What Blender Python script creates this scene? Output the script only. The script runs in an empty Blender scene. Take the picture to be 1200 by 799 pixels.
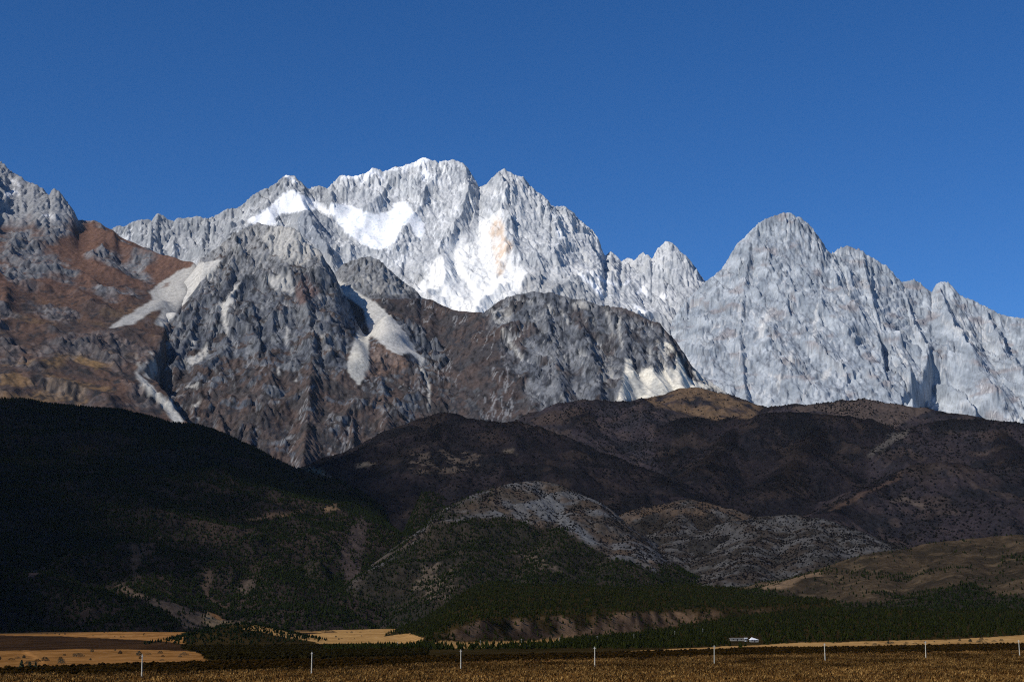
import bpy, math, random
import numpy as np

# ------------------------------------------------------------------ camera, sky, sun, exposure
SC = bpy.context.scene
COL = SC.collection
F_PX = 1846.0                       # focal length in pixels of the 1200 px wide photograph
CX, CY, HORIZON = 600.0, 399.5, 730.0
PITCH = math.atan((HORIZON - CY) / F_PX)
CP, SP = math.cos(PITCH), math.sin(PITCH)
EYE = 20.0

cam_data = bpy.data.cameras.new("camera")
cam_data.sensor_width = 36.0
cam_data.lens = 36.0 * F_PX / 1200.0
cam_data.clip_start = 0.5
cam_data.clip_end = 90000.0
cam = bpy.data.objects.new("camera", cam_data)
cam.location = (0, 0, EYE)
cam.rotation_euler = (math.pi / 2 + PITCH, 0, 0)
COL.objects.link(cam)
SC.camera = cam

SUN_EL = 38.0                       # degrees above the horizon
SUN_AZ = -128.0                     # degrees clockwise from the view direction (+Y): left and a little behind
sx = math.sin(math.radians(SUN_AZ)) * math.cos(math.radians(SUN_EL))
sy = math.cos(math.radians(SUN_AZ)) * math.cos(math.radians(SUN_EL))
sz = math.sin(math.radians(SUN_EL))
sun_data = bpy.data.lights.new("sun", "SUN")
sun_data.energy = 4.2
sun_data.angle = math.radians(0.53)
sun_data.color = (1.0, 0.95, 0.87)
sun = bpy.data.objects.new("sun", sun_data)
from mathutils import Vector
sun.rotation_euler = Vector((sx, sy, sz)).to_track_quat('Z', 'Y').to_euler()
sun.location = (-3000, -1000, 4000)
COL.objects.link(sun)

world = bpy.data.worlds.new("World")
SC.world = world
world.use_nodes = True
wn = world.node_tree
bg = wn.nodes["Background"]
sky = wn.nodes.new("ShaderNodeTexSky")
sky.sky_type = 'NISHITA'
sky.sun_disc = False
sky.sun_elevation = math.radians(SUN_EL)
sky.sun_rotation = math.radians(SUN_AZ)
sky.altitude = 3000

sky.air_density = 0.85
sky.dust_density = 0.0
sky.ozone_density = 4.0
hs = wn.nodes.new("ShaderNodeHueSaturation")
hs.inputs['Saturation'].default_value = 1.25
hs.inputs['Hue'].default_value = 0.506
wn.links.new(sky.outputs[0], hs.inputs['Color'])
wn.links.new(hs.outputs[0], bg.inputs[0])
bg.inputs[1].default_value = 0.115

vs = SC.view_settings
vs.view_transform = 'Standard'
vs.look = 'None'
vs.exposure = 0.0
vs.gamma = 1.0
vs.use_curve_mapping = False
SC.cycles.max_bounces = 4
SC.cycles.diffuse_bounces = 2
SC.cycles.volume_bounces = 0
SC.cycles.use_denoising = False
SC.cycles.filter_width = 1.1
SC.cycles.sample_clamp_indirect = 1.0
SC.cycles.transparent_max_bounces = 24

rng = np.random.default_rng(7)
f32 = np.float32

# ------------------------------------------------------------------ survey helpers
def at(px, py, Y):
    """World point at depth Y that stands on the bearing (px, py) of the photograph."""
    dx, dy = (px - CX) / F_PX, (CY - py) / F_PX
    s = Y / (CP - dy * SP)
    return (dx * s, Y, EYE + (SP + dy * CP) * s)

def bearing(X, Y, Z):
    zc = Y * CP + (Z - EYE) * SP
    yc = -Y * SP + (Z - EYE) * CP
    zc = np.maximum(zc, 1.0)
    return CX + F_PX * X / zc, CY - F_PX * yc / zc

# ------------------------------------------------------------------ noise
def _grad(seed):
    r = np.random.default_rng(seed)
    a = r.random(4096).astype(f32) * 2 * np.pi
    return np.cos(a).astype(f32), np.sin(a).astype(f32), r.permutation(4096).astype(np.int32)
_GC = {}
def noise(x, y, seed=0):
    if seed not in _GC: _GC[seed] = _grad(seed + 11)
    gx, gy, pm = _GC[seed]
    x = np.asarray(x, f32); y = np.asarray(y, f32)
    ix = np.floor(x); iy = np.floor(y)
    fx = x - ix; fy = y - iy
    ix = ix.astype(np.int32); iy = iy.astype(np.int32)
    def g(i, j):
        return pm[(pm[i & 4095] + j) & 4095]
    def d(h, ax, ay): return gx[h] * ax + gy[h] * ay
    u = fx * fx * fx * (fx * (fx * 6 - 15) + 10); v = fy * fy * fy * (fy * (fy * 6 - 15) + 10)
    n00 = d(g(ix, iy), fx, fy); n10 = d(g(ix + 1, iy), fx - 1, fy)
    n01 = d(g(ix, iy + 1), fx, fy - 1); n11 = d(g(ix + 1, iy + 1), fx - 1, fy - 1)
    a = n00 + u * (n10 - n00); b = n01 + u * (n11 - n01)
    return (a + v * (b - a)) * 1.5

def fbm(x, y, lam, octv=5, seed=0, gain=0.5):
    o = 0; a = 1.0; t = 0
    for k in range(octv):
        ca, sa = math.cos(.7 + 1.9 * (seed + k)), math.sin(.7 + 1.9 * (seed + k))
        o = o + a * noise((x * ca - y * sa) / lam + 31.37 * k + 7.3, (x * sa + y * ca) / lam + 17.91 * k + 3.1, seed + k); t += a
        a *= gain; lam *= 0.5
    return o / t * 1.4

def ridged(x, y, lam, octv=5, seed=0, gain=0.5):
    o = 0; a = 1.0; t = 0; w = 1.0
    for k in range(octv):
        ca, sa = math.cos(.7 + 1.9 * (seed + k)), math.sin(.7 + 1.9 * (seed + k))
        n = 1 - np.abs(noise((x * ca - y * sa) / lam + 31.37 * k + 7.3, (x * sa + y * ca) / lam + 17.91 * k + 3.1, seed + k)) * 1.6
        n = np.clip(n, 0, 1) ** 2
        o = o + a * n * w; t += a
        w = np.clip(n * 1.6, 0, 1)
        a *= gain; lam *= 0.5
    return o / t

def sstep(a, b, x):
    t = np.clip((x - a) / (b - a), 0, 1)
    return t * t * (3 - 2 * t)

def mix(a, b, t):
    return a + (b - a) * t[..., None]

def inpoly(px, py, poly):
    out = np.zeros(px.shape, bool)
    P = np.asarray(poly, float)
    x0, y0 = P.min(0); x1, y1 = P.max(0)
    idx = np.nonzero((px >= x0) & (px <= x1) & (py >= y0) & (py <= y1))
    if len(idx[0]) == 0: return out
    qx = px[idx]; qy = py[idx]; r = np.zeros(qx.shape, bool)
    n = len(P)
    for i in range(n):
        ax, ay = P[i]; bx, by = P[(i + 1) % n]
        if ay == by: continue
        c = ((ay > qy) != (by > qy)) & (qx < (bx - ax) * (qy - ay) / (by - ay) + ax)
        r ^= c
    out[idx] = r
    return out

def cracks(x, z, lam, seed, w):
    """Thin winding lines: 1 on the line, 0 away from it."""
    return sstep(w, w * .3, np.abs(fbm(x, z, lam, 4, seed, .55)))

def blur(a, n=1):
    for _ in range(n):
        p = np.pad(a, 1, mode='edge')
        a = (p[1:-1, 1:-1] * 4 + (p[:-2, 1:-1] + p[2:, 1:-1] + p[1:-1, :-2] + p[1:-1, 2:]) * 2
             + p[:-2, :-2] + p[2:, 2:] + p[:-2, 2:] + p[2:, :-2]) / 16
    return a

# ------------------------------------------------------------------ terrain
class Field:
    """A uniform height grid: rows along Y, columns along X."""
    def __init__(s, x0, x1, y0, y1, cell):
        s.cell = cell
        s.xs = np.arange(x0, x1 + cell, cell, dtype=f32)
        s.ys = np.arange(y0, y1 + cell, cell, dtype=f32)
        s.X, s.Y = np.meshgrid(s.xs, s.ys)
        s.Z = np.full(s.X.shape, -500, f32)
        s.D = np.full(s.X.shape, 1e6, f32)

    def ridges(s, lines):
        """Upper envelope of roofs under 3D ridge lines; each line: (points, near slope, far slope, D, rounding)."""
        s.I = np.zeros(s.X.shape, np.int32)
        for li, (pts, k0, k1, DD, r) in enumerate(lines):
            W = [at(*p) for p in pts]
            for a, b in zip(W[:-1], W[1:]):
                vx, vy = b[0] - a[0], b[1] - a[1]
                L2 = vx * vx + vy * vy + 1e-6
                t = np.clip(((s.X - a[0]) * vx + (s.Y - a[1]) * vy) / L2, 0, 1)
                d = np.sqrt((s.X - a[0] - t * vx) ** 2 + (s.Y - a[1] - t * vy) ** 2)
                de = np.sqrt(d * d + r * r) - r
                h = a[2] + (b[2] - a[2]) * t - k1 * de - (k0 - k1) * DD * (1 - np.exp(-de / DD))
                m = h > s.Z
                s.Z = np.where(m, h, s.Z).astype(f32)
                s.D = np.where(m, d, s.D).astype(f32); s.I = np.where(m, li, s.I)
        return s

    def sample(s, x, y, A=None):
        A = s.Z if A is None else A
        fx = np.clip((x - s.xs[0]) / s.cell, 0, len(s.xs) - 1.01); fy = np.clip((y - s.ys[0]) / s.cell, 0, len(s.ys) - 1.01)
        i = fx.astype(int); j = fy.astype(int); u = fx - i; v = fy - j
        return (A[j, i] * (1 - u) + A[j, i + 1] * u) * (1 - v) + (A[j + 1, i] * (1 - u) + A[j + 1, i + 1] * u) * v

    def erode(s, batches, n, steps=40, strength=0.35, seed=3, keep=0.5):
        r = np.random.default_rng(seed)
        H = (s.Z / s.cell).astype(np.float64)
        ny, nx = H.shape
        for b in range(batches):
            x = r.random(n) * (nx - 3) + 1; y = r.random(n) * (ny - 3) + 1
            dx = np.zeros(n); dy = np.zeros(n); vel = np.ones(n); wat = np.ones(n); sed = np.zeros(n)
            flat = H.ravel(); delta = np.zeros(flat.size)
            for st in range(steps):
                i = x.astype(int); j = y.astype(int); u = x - i; v = y - j
                q = j * nx + i
                h00, h10, h01, h11 = flat[q], flat[q + 1], flat[q + nx], flat[q + nx + 1]
                gx = (h10 - h00) * (1 - v) + (h11 - h01) * v
                gy = (h01 - h00) * (1 - u) + (h11 - h10) * u
                hh = (h00 * (1 - u) + h10 * u) * (1 - v) + (h01 * (1 - u) + h11 * u) * v
                dx = dx * 0.15 - gx * 0.85; dy = dy * 0.15 - gy * 0.85
                L = np.sqrt(dx * dx + dy * dy) + 1e-9; dx /= L; dy /= L
                nxp = np.clip(x + dx, 1, nx - 3); nyp = np.clip(y + dy, 1, ny - 3)
                i2 = nxp.astype(int); j2 = nyp.astype(int); u2 = nxp - i2; v2 = nyp - j2; q2 = j2 * nx + i2
                h2 = (flat[q2] * (1 - u2) + flat[q2 + 1] * u2) * (1 - v2) + (flat[q2 + nx] * (1 - u2) + flat[q2 + nx + 1] * u2) * v2
                dh = h2 - hh
                cap = np.maximum(-dh, 0.02) * vel * wat * 3.0
                up = dh > 0
                dep = np.where(up, np.minimum(sed, dh), np.where(sed > cap, (sed - cap) * 0.25, -np.minimum((cap - sed) * strength, np.maximum(-dh, 0))))
                sed = sed - dep
                for qq, ww in ((q, (1 - u) * (1 - v)), (q + 1, u * (1 - v)), (q + nx, (1 - u) * v), (q + nx + 1, u * v)):
                    delta += np.bincount(qq, weights=dep * ww, minlength=flat.size)
                vel = np.sqrt(np.maximum(vel * vel - dh * 2.0, 0.05)); vel = np.minimum(vel, 4.0)
                wat *= 0.975
                x, y = nxp, nyp
            dl = np.clip(delta, -0.9, 0.5).reshape(ny, nx)
            H = H + 0.5 * dl + 0.5 * blur(dl)
        E = (H * s.cell - s.Z).astype(f32)
        s.Z = (s.Z + keep * E + (.9 - keep) * blur(E, 2)).astype(f32)
        return s

    def strata(s, amp, period, dip, seed, mask=1.0):
        """Tilted beds that weather to ledges, here and there."""
        u = s.Z + dip * s.X + .25 * s.Y + period * .9 * fbm(s.X, s.Y, 240, 4, seed)
        m = sstep(-.25, .25, fbm(s.X, s.Y, 330, 3, seed + 7)) * mask
        w = np.sin(6.283 * u / period) + .5 * np.sin(6.283 * u / (period * .43) + 2 * fbm(s.X, s.Y, 120, 2, seed + 9))
        s.Z = (s.Z + amp * m * w).astype(f32)
        return s

    def facets(s, amp, lam, seed, mask=1.0, tilt=.5):
        """Broken rock: every block of the face gets a plane of its own, in face coordinates (X, height)."""
        u = s.X + .35 * s.Y + .22 * lam * fbm(s.X, s.Z, lam * 1.1, 3, seed + 50); w = .8 * s.Z - .2 * s.Y + .22 * lam * fbm(s.X + 91, s.Z, lam * 1.1, 3, seed + 55)
        p = (u * math.cos(tilt) + w * math.sin(tilt)) / lam; q = (w * math.cos(tilt) - u * math.sin(tilt)) / lam * .7
        rt = np.random.default_rng(seed).random((256, 256, 5)).astype(f32)
        ip_, iq = np.floor(p).astype(np.int32), np.floor(q).astype(np.int32)
        best = np.full(p.shape, 9e9, f32); out = np.zeros(p.shape, f32)
        for a in (-1, 0, 1):
            for b in (-1, 0, 1):
                t_ = rt[(ip_ + a) & 255, (iq + b) & 255]
                dx = p - (ip_ + a + t_[..., 0]); dy = q - (iq + b + t_[..., 1])
                d = dx * dx + dy * dy; m = d < best
                best = np.where(m, d, best)
                out = np.where(m, (t_[..., 2] - .5) * 1.9 * dx + (t_[..., 3] - .5) * 1.9 * dy + (t_[..., 4] - .5) * .5, out)
        s.Z = (s.Z + amp * mask * out).astype(f32)
        return s

    def jag(s, amp, lam, seed, mask=1.0):
        """Sharp broken relief: creased ribs and notches, steeper than the erosion leaves them."""
        w1 = s.X + 25 * fbm(s.X, s.Y, 90, 3, seed + 40); w2 = s.Y + 25 * fbm(s.X, s.Y, 90, 3, seed + 45)
        a = 1 - 2.2 * np.abs(noise(w1 / lam + w2 / lam * .3, w2 / lam * .6, seed))
        b = 1 - 2.2 * np.abs(noise(w1 / lam * 2.3 - w2 / lam * .5, w2 / lam * 1.5, seed + 1))
        c = noise(w1 / lam * 5, w2 / lam * 4, seed + 2)
        s.Z = (s.Z + amp * mask * (.6 * a + .4 * b + .25 * c - .25)).astype(f32)
        return s

    def smooth(s, mask, n, w=1.0):
        m = blur(mask.astype(f32), 3)
        s.Z = (s.Z + (blur(s.Z, n) - s.Z) * np.clip(m * w, 0, 1)).astype(f32)
        return s

    def cut(s, pts, depth, width, edge=22.0):
        """A step in the rock: the ground to the right of the line (seen going down it) drops by depth and recovers over width."""
        best = np.full(s.X.shape, 1e9, f32); sd = np.zeros(s.X.shape, f32); tt = np.zeros(s.X.shape, f32)
        W = [at(*p) for p in pts]; n = len(W) - 1
        for i, (a, b) in enumerate(zip(W[:-1], W[1:])):
            vx, vy = b[0] - a[0], b[1] - a[1]; L2 = vx * vx + vy * vy
            t = np.clip(((s.X - a[0]) * vx + (s.Y - a[1]) * vy) / L2, 0, 1)
            ex, ey = s.X - a[0] - t * vx, s.Y - a[1] - t * vy
            d = np.sqrt(ex * ex + ey * ey); m = d < best
            best = np.where(m, d, best); sd = np.where(m, np.sign(vx * ey - vy * ex) * d, sd); tt = np.where(m, (i + t) / n, tt)
        g = sd + 14 * noise(s.X / 60, s.Y / 60, 77)
        s.Z = (s.Z - depth * sstep(0, edge, g) * np.exp(-np.maximum(g, 0) / width) * sstep(0, .12, tt) * sstep(1.0, .9, tt) * (best < 4 * width)).astype(f32)
        return s

    def fit(s, line, reach=70.0, its=2, rough=0.0):
        """Bring the skyline to its surveyed height: moves the ground under it up or down, fading with distance below."""
        L = np.asarray(line, float)
        lo, hi = int(L[0, 0]), int(L[-1, 0])
        for _ in range(its):
            n = hi - lo + 1
            cols = np.arange(n)
            tx = (cols + lo + .5 - CX)[None, :] / F_PX
            yy = np.repeat(s.ys[:, None], n, 1)
            zz = np.zeros_like(yy)
            for _k in range(3):
                xx = tx * (yy * CP + (zz - EYE) * SP)
                zz = s.sample(xx, yy)
            xx_ok = (xx > s.xs[0]) & (xx < s.xs[-1])
            top = np.where(xx_ok, bearing(xx, yy, zz)[1], 1e9).min(0)
            good = top < 1e8
            top = np.interp(cols, cols[good], top[good])
            px, py = bearing(s.X, s.Y, s.Z)
            want = np.interp(cols + lo + 0.5, L[:, 0], L[:, 1])
            want = want + rough * (fbm(cols + lo, cols * 0 + lo, 11, 4, 911, .75) - .15)
            dif = top - want
            kk = np.clip(px - lo - 0.5, 0, n - 1)
            d = np.interp(kk, cols, dif); sk = np.interp(kk, cols, top)
            fade = np.clip(np.minimum(px - lo + 25, hi + 25 - px) / 25, 0, 1)
            w = np.exp(-(np.maximum(py - sk, 0) / reach) ** 2) * fade
            s.Z = (s.Z + d * w * s.Y / F_PX * 0.98).astype(f32)
        return s

    def slope(s):
        gy, gx = np.gradient(s.Z, s.cell)
        return gx, gy, np.sqrt(gx * gx + gy * gy)

    def warp(s, amp=3.0, lam=90.0, seed=50):
        """Bearings with ragged edges, so that traced patches end irregularly on the ground."""
        px, py = bearing(s.X, s.Y, s.Z)
        px = px + amp * fbm(s.X, s.Z * 1.3 + s.Y * 0.6, lam, 4, seed)
        py = py + amp * fbm(s.X + 977, s.Z * 1.3 + s.Y * 0.6, lam, 4, seed + 5)
        return px, py

    def mesh(s, name, albedo, mat, floor=-30.0, kind='structure', extra=None):
        ny, nx = s.Z.shape
        v = np.stack([s.X, s.Y, s.Z], -1).reshape(-1, 3).astype(f32)
        jj, ii = np.meshgrid(np.arange(ny - 1), np.arange(nx - 1), indexing='ij')
        a = (jj * nx + ii)
        keep = np.maximum(np.maximum(s.Z[:-1, :-1], s.Z[1:, :-1]), np.maximum(s.Z[:-1, 1:], s.Z[1:, 1:])) > floor
        a = a[keep].ravel()
        q = np.stack([a, a + 1, a + 1 + nx, a + nx], -1)
        used = np.zeros(len(v), bool); used[q.ravel()] = True
        new = np.cumsum(used) - 1
        return raw_mesh(name, v[used], new[q], mat, albedo.reshape(-1, 3)[used], kind)

def raw_mesh(name, v, q, mat, col=None, kind=None, smooth=True):
    me = bpy.data.meshes.new(name)
    n = q.shape[1]
    me.vertices.add(len(v)); me.vertices.foreach_set('co', np.ascontiguousarray(v, f32).ravel())
    me.loops.add(q.size); me.loops.foreach_set('vertex_index', np.ascontiguousarray(q, np.int32).ravel())
    me.polygons.add(len(q)); me.polygons.foreach_set('loop_start', np.arange(0, q.size, n, dtype=np.int32))
    me.polygons.foreach_set('use_smooth', np.full(len(q), smooth))
    me.update(calc_edges=True)
    if col is not None:
        c = np.ones((len(v), 4), f32); c[:, :3] = np.clip(col, 0, 1)
        at_ = me.attributes.new('albedo', 'FLOAT_COLOR', 'POINT')
        at_.data.foreach_set('color', c.ravel())
    me.materials.append(mat)
    o = bpy.data.objects.new(name, me)
    COL.objects.link(o)
    if kind: o['kind'] = kind
    return o

def earth_material(name, scale, bump, contrast=0.35, rough=1.0, spec=0.0):
    """Bare ground or rock: the albedo attribute of the mesh, broken up by finer procedural mottling and relief."""
    m = bpy.data.materials.new(name); m.use_nodes = True
    nt = m.node_tree; N = nt.nodes; b = N['Principled BSDF']
    b.inputs['Roughness'].default_value = rough
    b.inputs['Specular IOR Level'].default_value = spec
    a = N.new('ShaderNodeAttribute'); a.attribute_name = 'albedo'
    tc = N.new('ShaderNodeTexCoord')
    n1 = N.new('ShaderNodeTexNoise'); n1.inputs['Scale'].default_value = 1.0 / scale
    n1.inputs['Detail'].default_value = 6; n1.inputs['Roughness'].default_value = 0.65
    nt.links.new(tc.outputs['Object'], n1.inputs['Vector'])
    mr = N.new('ShaderNodeMapRange')
    mr.inputs['From Min'].default_value = 0.3; mr.inputs['From Max'].default_value = 0.7
    mr.inputs['To Min'].default_value = 1 - contrast; mr.inputs['To Max'].default_value = 1 + contrast
    nt.links.new(n1.outputs['Fac'], mr.inputs['Value'])
    mx = N.new('ShaderNodeVectorMath'); mx.operation = 'SCALE'
    nt.links.new(a.outputs['Color'], mx.inputs[0]); nt.links.new(mr.outputs[0], mx.inputs['Scale'])
    nt.links.new(mx.outputs[0], b.inputs['Base Color'])
    if bump:
        bp = N.new('ShaderNodeBump'); bp.inputs['Strength'].default_value = 0.8; bp.inputs['Distance'].default_value = bump
        nt.links.new(n1.outputs['Fac'], bp.inputs['Height']); nt.links.new(bp.outputs[0], b.inputs['Normal'])
    return m

def plain_material(name, col, rough=0.8, scale=2.0, contrast=0.3, spec=0.2):
    m = bpy.data.materials.new(name); m.use_nodes = True
    nt = m.node_tree; N = nt.nodes; b = N['Principled BSDF']
    b.inputs['Roughness'].default_value = rough; b.inputs['Specular IOR Level'].default_value = spec
    tc = N.new('ShaderNodeTexCoord'); n1 = N.new('ShaderNodeTexNoise'); n1.inputs['Scale'].default_value = scale
    n1.inputs['Detail'].default_value = 4
    nt.links.new(tc.outputs['Object'], n1.inputs['Vector'])
    r = N.new('ShaderNodeValToRGB')
    r.color_ramp.elements[0].position = 0.3; r.color_ramp.elements[1].position = 0.7
    r.color_ramp.elements[0].color = tuple(c * (1 - contrast) for c in col) + (1,)
    r.color_ramp.elements[1].color = tuple(min(1, c * (1 + contrast)) for c in col) + (1,)
    nt.links.new(n1.outputs['Fac'], r.inputs[0]); nt.links.new(r.outputs[0], b.inputs['Base Color'])
    return m

C = lambda *a: np.array(a, f32)

# ================================================================== THE SNOW MOUNTAIN (summit massif)
M_ROCK = earth_material('limestone_rock', 14.0, 2.5, 0.30)
M_FAR = earth_material('far_limestone_rock', 16.0, 2.0, 0.16)  # mottling kept faint in the colour, standing in for haze over the far rock
M_HILL = earth_material('hill_ground', 14.0, 4.0, 0.38)
M_PLAIN = earth_material('plain_ground', 5.0, 0.5, 0.3)

SKY1 = [(100, 285), (134, 267), (146, 266), (155, 261), (172, 256), (178, 260), (185, 250), (192, 254), (204, 260), (210, 256), (220, 255),
        (233, 254), (240, 257), (250, 255), (265, 245), (275, 246), (288, 237), (300, 226), (322, 217), (330, 209), (336, 205),
        (345, 207), (350, 212), (361, 222), (373, 218), (383, 221), (395, 211), (400, 206), (413, 207), (425, 205), (436, 197),
        (448, 202), (463, 197), (483, 192), (495, 185), (510, 189), (514, 191), (521, 189), (531, 187), (540, 191), (549, 197),
        (554, 206), (561, 220), (571, 216), (583, 202), (591, 198), (603, 205), (611, 207), (620, 216), (631, 227), (636, 229),
        (644, 237), (646, 242), (655, 242), (663, 243), (673, 251), (683, 261), (695, 270), (701, 280), (705, 292), (709, 300),
        (716, 295), (723, 302), (728, 307), (735, 302), (743, 305), (753, 297), (760, 299), (764, 304), (770, 292), (781, 283),
        (788, 285), (798, 295), (805, 302), (817, 316), (826, 330), (840, 345), (870, 372)]
def dep1(px): return float(np.interp(px, [100, 330, 500, 600, 720, 800, 870], [10000, 10300, 10600, 10450, 10700, 10300, 10200]))
face = [(486, 338), (500, 322), (512, 300), (528, 283), (548, 268), (566, 258), (574, 250), (584, 244), (590, 268), (597, 290), (604, 314),
        (612, 308), (618, 320), (604, 345), (595, 358), (585, 366), (575, 372), (545, 372), (520, 366), (500, 356)]
z2 = lambda L: [(250 + a / 4, 160 + b / 4) for a, b in L]
z3 = lambda L: [(500 + a / 4, 170 + b / 4) for a, b in L]
snow_a = z2([(150, 395), (200, 370), (260, 335), (310, 285), (335, 260), (380, 252), (420, 275), (460, 290), (500, 315), (540, 345), (560, 372), (530, 365),
             (490, 340), (440, 345), (380, 355), (310, 365), (290, 385), (300, 412), (200, 417)])
ice_b = z2([(545, 310), (600, 318), (650, 325), (700, 350), (780, 362), (832, 350), (850, 310), (905, 308), (930, 350), (970, 380), (992, 420), (970, 492), (940, 450),
            (920, 405), (880, 420), (860, 490), (800, 530), (740, 525), (680, 490), (620, 450), (580, 400), (548, 360)])
A = Field(-2850, 1650, 8300, 11100, 5.2)
K = (1.25, 0.75, 500, 8)
sk = [(p, q, dep1(p)) for p, q in SKY1]
A.ridges([(sk,) + K,
    ([(591, 198, 10450), (597, 235, 10250), (601, 280, 10000), (606, 330, 9700), (614, 380, 9350)], 1.5, 0.8, 300, 6),
    ([(495, 185, 10600), (503, 225, 10400), (508, 262, 10150), (503, 300, 9950), (496, 345, 9600)], 1.2, 0.8, 300, 6),
    ([(531, 187, 10600), (545, 240, 10300), (548, 270, 10130)], 1.3, 0.8, 250, 6),
    ([(475, 260, 10050), (481, 300, 9830), (492, 345, 9550)], 1.3, 0.8, 250, 6),
    ([(348, 214, 10330), (352, 235, 10100), (360, 249, 9850), (372, 275, 9650), (388, 305, 9450)], 1.3, 0.8, 250, 12),
    ([(436, 197, 10500), (446, 230, 10330), (458, 248, 10230)], 1.2, 0.7, 250, 10),
    ([(336, 205, 10300), (312, 240, 10050), (285, 268, 9750)], 1.0, 0.7, 300, 10),
    ([(185, 250, 10100), (178, 275, 9900), (170, 310, 9600)], 1.1, 0.7, 300, 10),
    ([(240, 257, 10150), (236, 285, 9900), (230, 320, 9600)], 1.1, 0.7, 300, 10),
    ([(636, 229, 10400), (645, 270, 10150), (650, 310, 9850), (655, 350, 9550)], 1.3, 0.8, 250, 6),
    ([(663, 243, 10400), (676, 285, 10150), (684, 320, 9900), (692, 355, 9600)], 1.3, 0.8, 250, 6),
    ([(705, 292, 10650), (716, 325, 10350), (728, 350, 10050), (740, 372, 9800)], 1.2, 0.8, 250, 6),
    ([(781, 283, 10400), (777, 320, 10150), (780, 350, 9900), (790, 385, 9600)], 1.3, 0.8, 250, 6),
    ([(753, 297, 10600), (752, 325, 10400), (757, 348, 10150)], 1.3, 0.8, 250, 6),
    ([(798, 295, 10300), (808, 340, 10000), (812, 390, 9600)], 1.3, 0.8, 250, 6)])
t = np.clip(A.D / 260, 0.12, 1)
wx = A.X + 60 * fbm(A.X, A.Y, 300, 3, 90); wy = A.Y + 60 * fbm(A.X, A.Y, 300, 3, 95)
A.Z += t * (105 * (ridged(wx, wy * 0.7, 420, 4, 1, 0.42) - 0.35)) + 3 * np.minimum(1, t * 2.5) * fbm(wx, wy, 70, 4, 8, 0.6)
A.erode(9, 40000, 45, 0.35, 3, .2)
A.fit(SKY1, 60)
A.strata(8, 95, .45, 1601)
A.jag(5, 130, 61)
A.facets(34, 150, 1701)
A.facets(15, 60, 1702, 1.0, -.6)
A.fit(SKY1, 25, 1, 2.6)
A.facets(7, 26, 1703, 1.0, .3)
bx, by = bearing(A.X, A.Y, A.Z)
A.smooth(inpoly(bx, by, snow_a) | inpoly(bx, by, ice_b), 30, .9)
A.smooth(inpoly(bx, by, face), 8, .75)
px, py = A.warp(5.0, 120, 60)
gx, gy, sl = A.slope()
cv = A.Z - blur(A.Z, 6)
rock = mix(np.broadcast_to(C(.40, .415, .43), A.Z.shape + (3,)), C(.56, .565, .565), sstep(-.35, .5, fbm(A.X, A.Z * 1.2, 160, 5, 20)))
rock = mix(rock, C(.23, .245, .265), 0.6 * sstep(.18, .6, fbm(A.X * 1.6, A.Z * 0.55, 60, 5, 25)))
rock = mix(rock, C(.30, .29, .27), sstep(9650, 9350, A.Y) * .4)
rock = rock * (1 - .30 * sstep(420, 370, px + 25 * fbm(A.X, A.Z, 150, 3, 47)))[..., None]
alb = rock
def patch(alb, col, poly, w=1.0, P=None, nb=1):
    m = inpoly(P[0], P[1], poly).astype(f32)
    m = blur(m, nb) * w
    return mix(alb, C(*col), m)
alb = patch(alb, (.88, .87, .83), face, sstep(-.75, -.1, fbm(A.X * 1.5, A.Z * .5, 130, 4, 33)), (px, py), 8)
alb = patch(alb, (.88, .87, .83), [(540, 300), (566, 262), (578, 250), (588, 300), (600, 330), (585, 366), (530, 366), (505, 345)], .85, (px, py))
SNOW = (.92, .925, .93)
qx, qy = A.warp(1.6, 40, 160)
qx = qx + 1.5 * fbm(A.X, A.Z, 17, 2, 170); qy = qy + 1.5 * fbm(A.X + 55, A.Z, 17, 2, 173)
alb = patch(alb, (.24, .26, .29), [(349, 258), (354, 249), (362, 245), (370, 247), (385, 256), (394, 268), (395, 280), (388, 292), (380, 298), (372, 290), (360, 280), (350, 272)], .85, (qx, qy))
alb = patch(alb, SNOW, snow_a, 1, (qx, qy))
ok = (alb[..., 0] < .7)
alb = alb * (1 + .17 * fbm(A.X * 1.2, A.Z * .9, 20, 3, 29) * ok)[..., None]
alb = mix(alb, C(.15, .165, .19), .4 * ok * cracks(A.X * 1.3 + A.Z * .3, A.Z * .45, 110, 230, .09) * sstep(-.2, .2, fbm(A.X, A.Z, 200, 3, 231)))
mid_ = sstep(400, 470, px) * sstep(650, 600, px)
alb = mix(alb, C(.84, .845, .84), .75 * mid_ * ok * cracks(A.X * 1.7 + A.Z * .15, A.Z * .35, 90, 260, .13) * sstep(-.15, .25, fbm(A.X, A.Z * .7, 130, 4, 263)))
alb = mix(alb, C(.70, .71, .71), .6 * ok * cracks(A.X * 1.6 - A.Z * .2, A.Z * .4, 130, 240, .07) * sstep(-.1, .3, fbm(A.X, A.Z, 240, 3, 241)))
alb = mix(alb, C(.33, .34, .35), .5 * (alb[..., 0] > .7) * cracks(A.X * 1.2, A.Z * .35, 120, 250, .05))
icec = mix(np.broadcast_to(C(*SNOW), A.Z.shape + (3,)), C(.60, .68, .73), .8 * sstep(.25, .5, fbm(A.X * 1.3, A.Z * 2, 40, 4, 71)))
mb = blur(inpoly(qx, qy, ice_b).astype(f32), 1)
alb = alb + (icec - alb) * mb[..., None]
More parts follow.
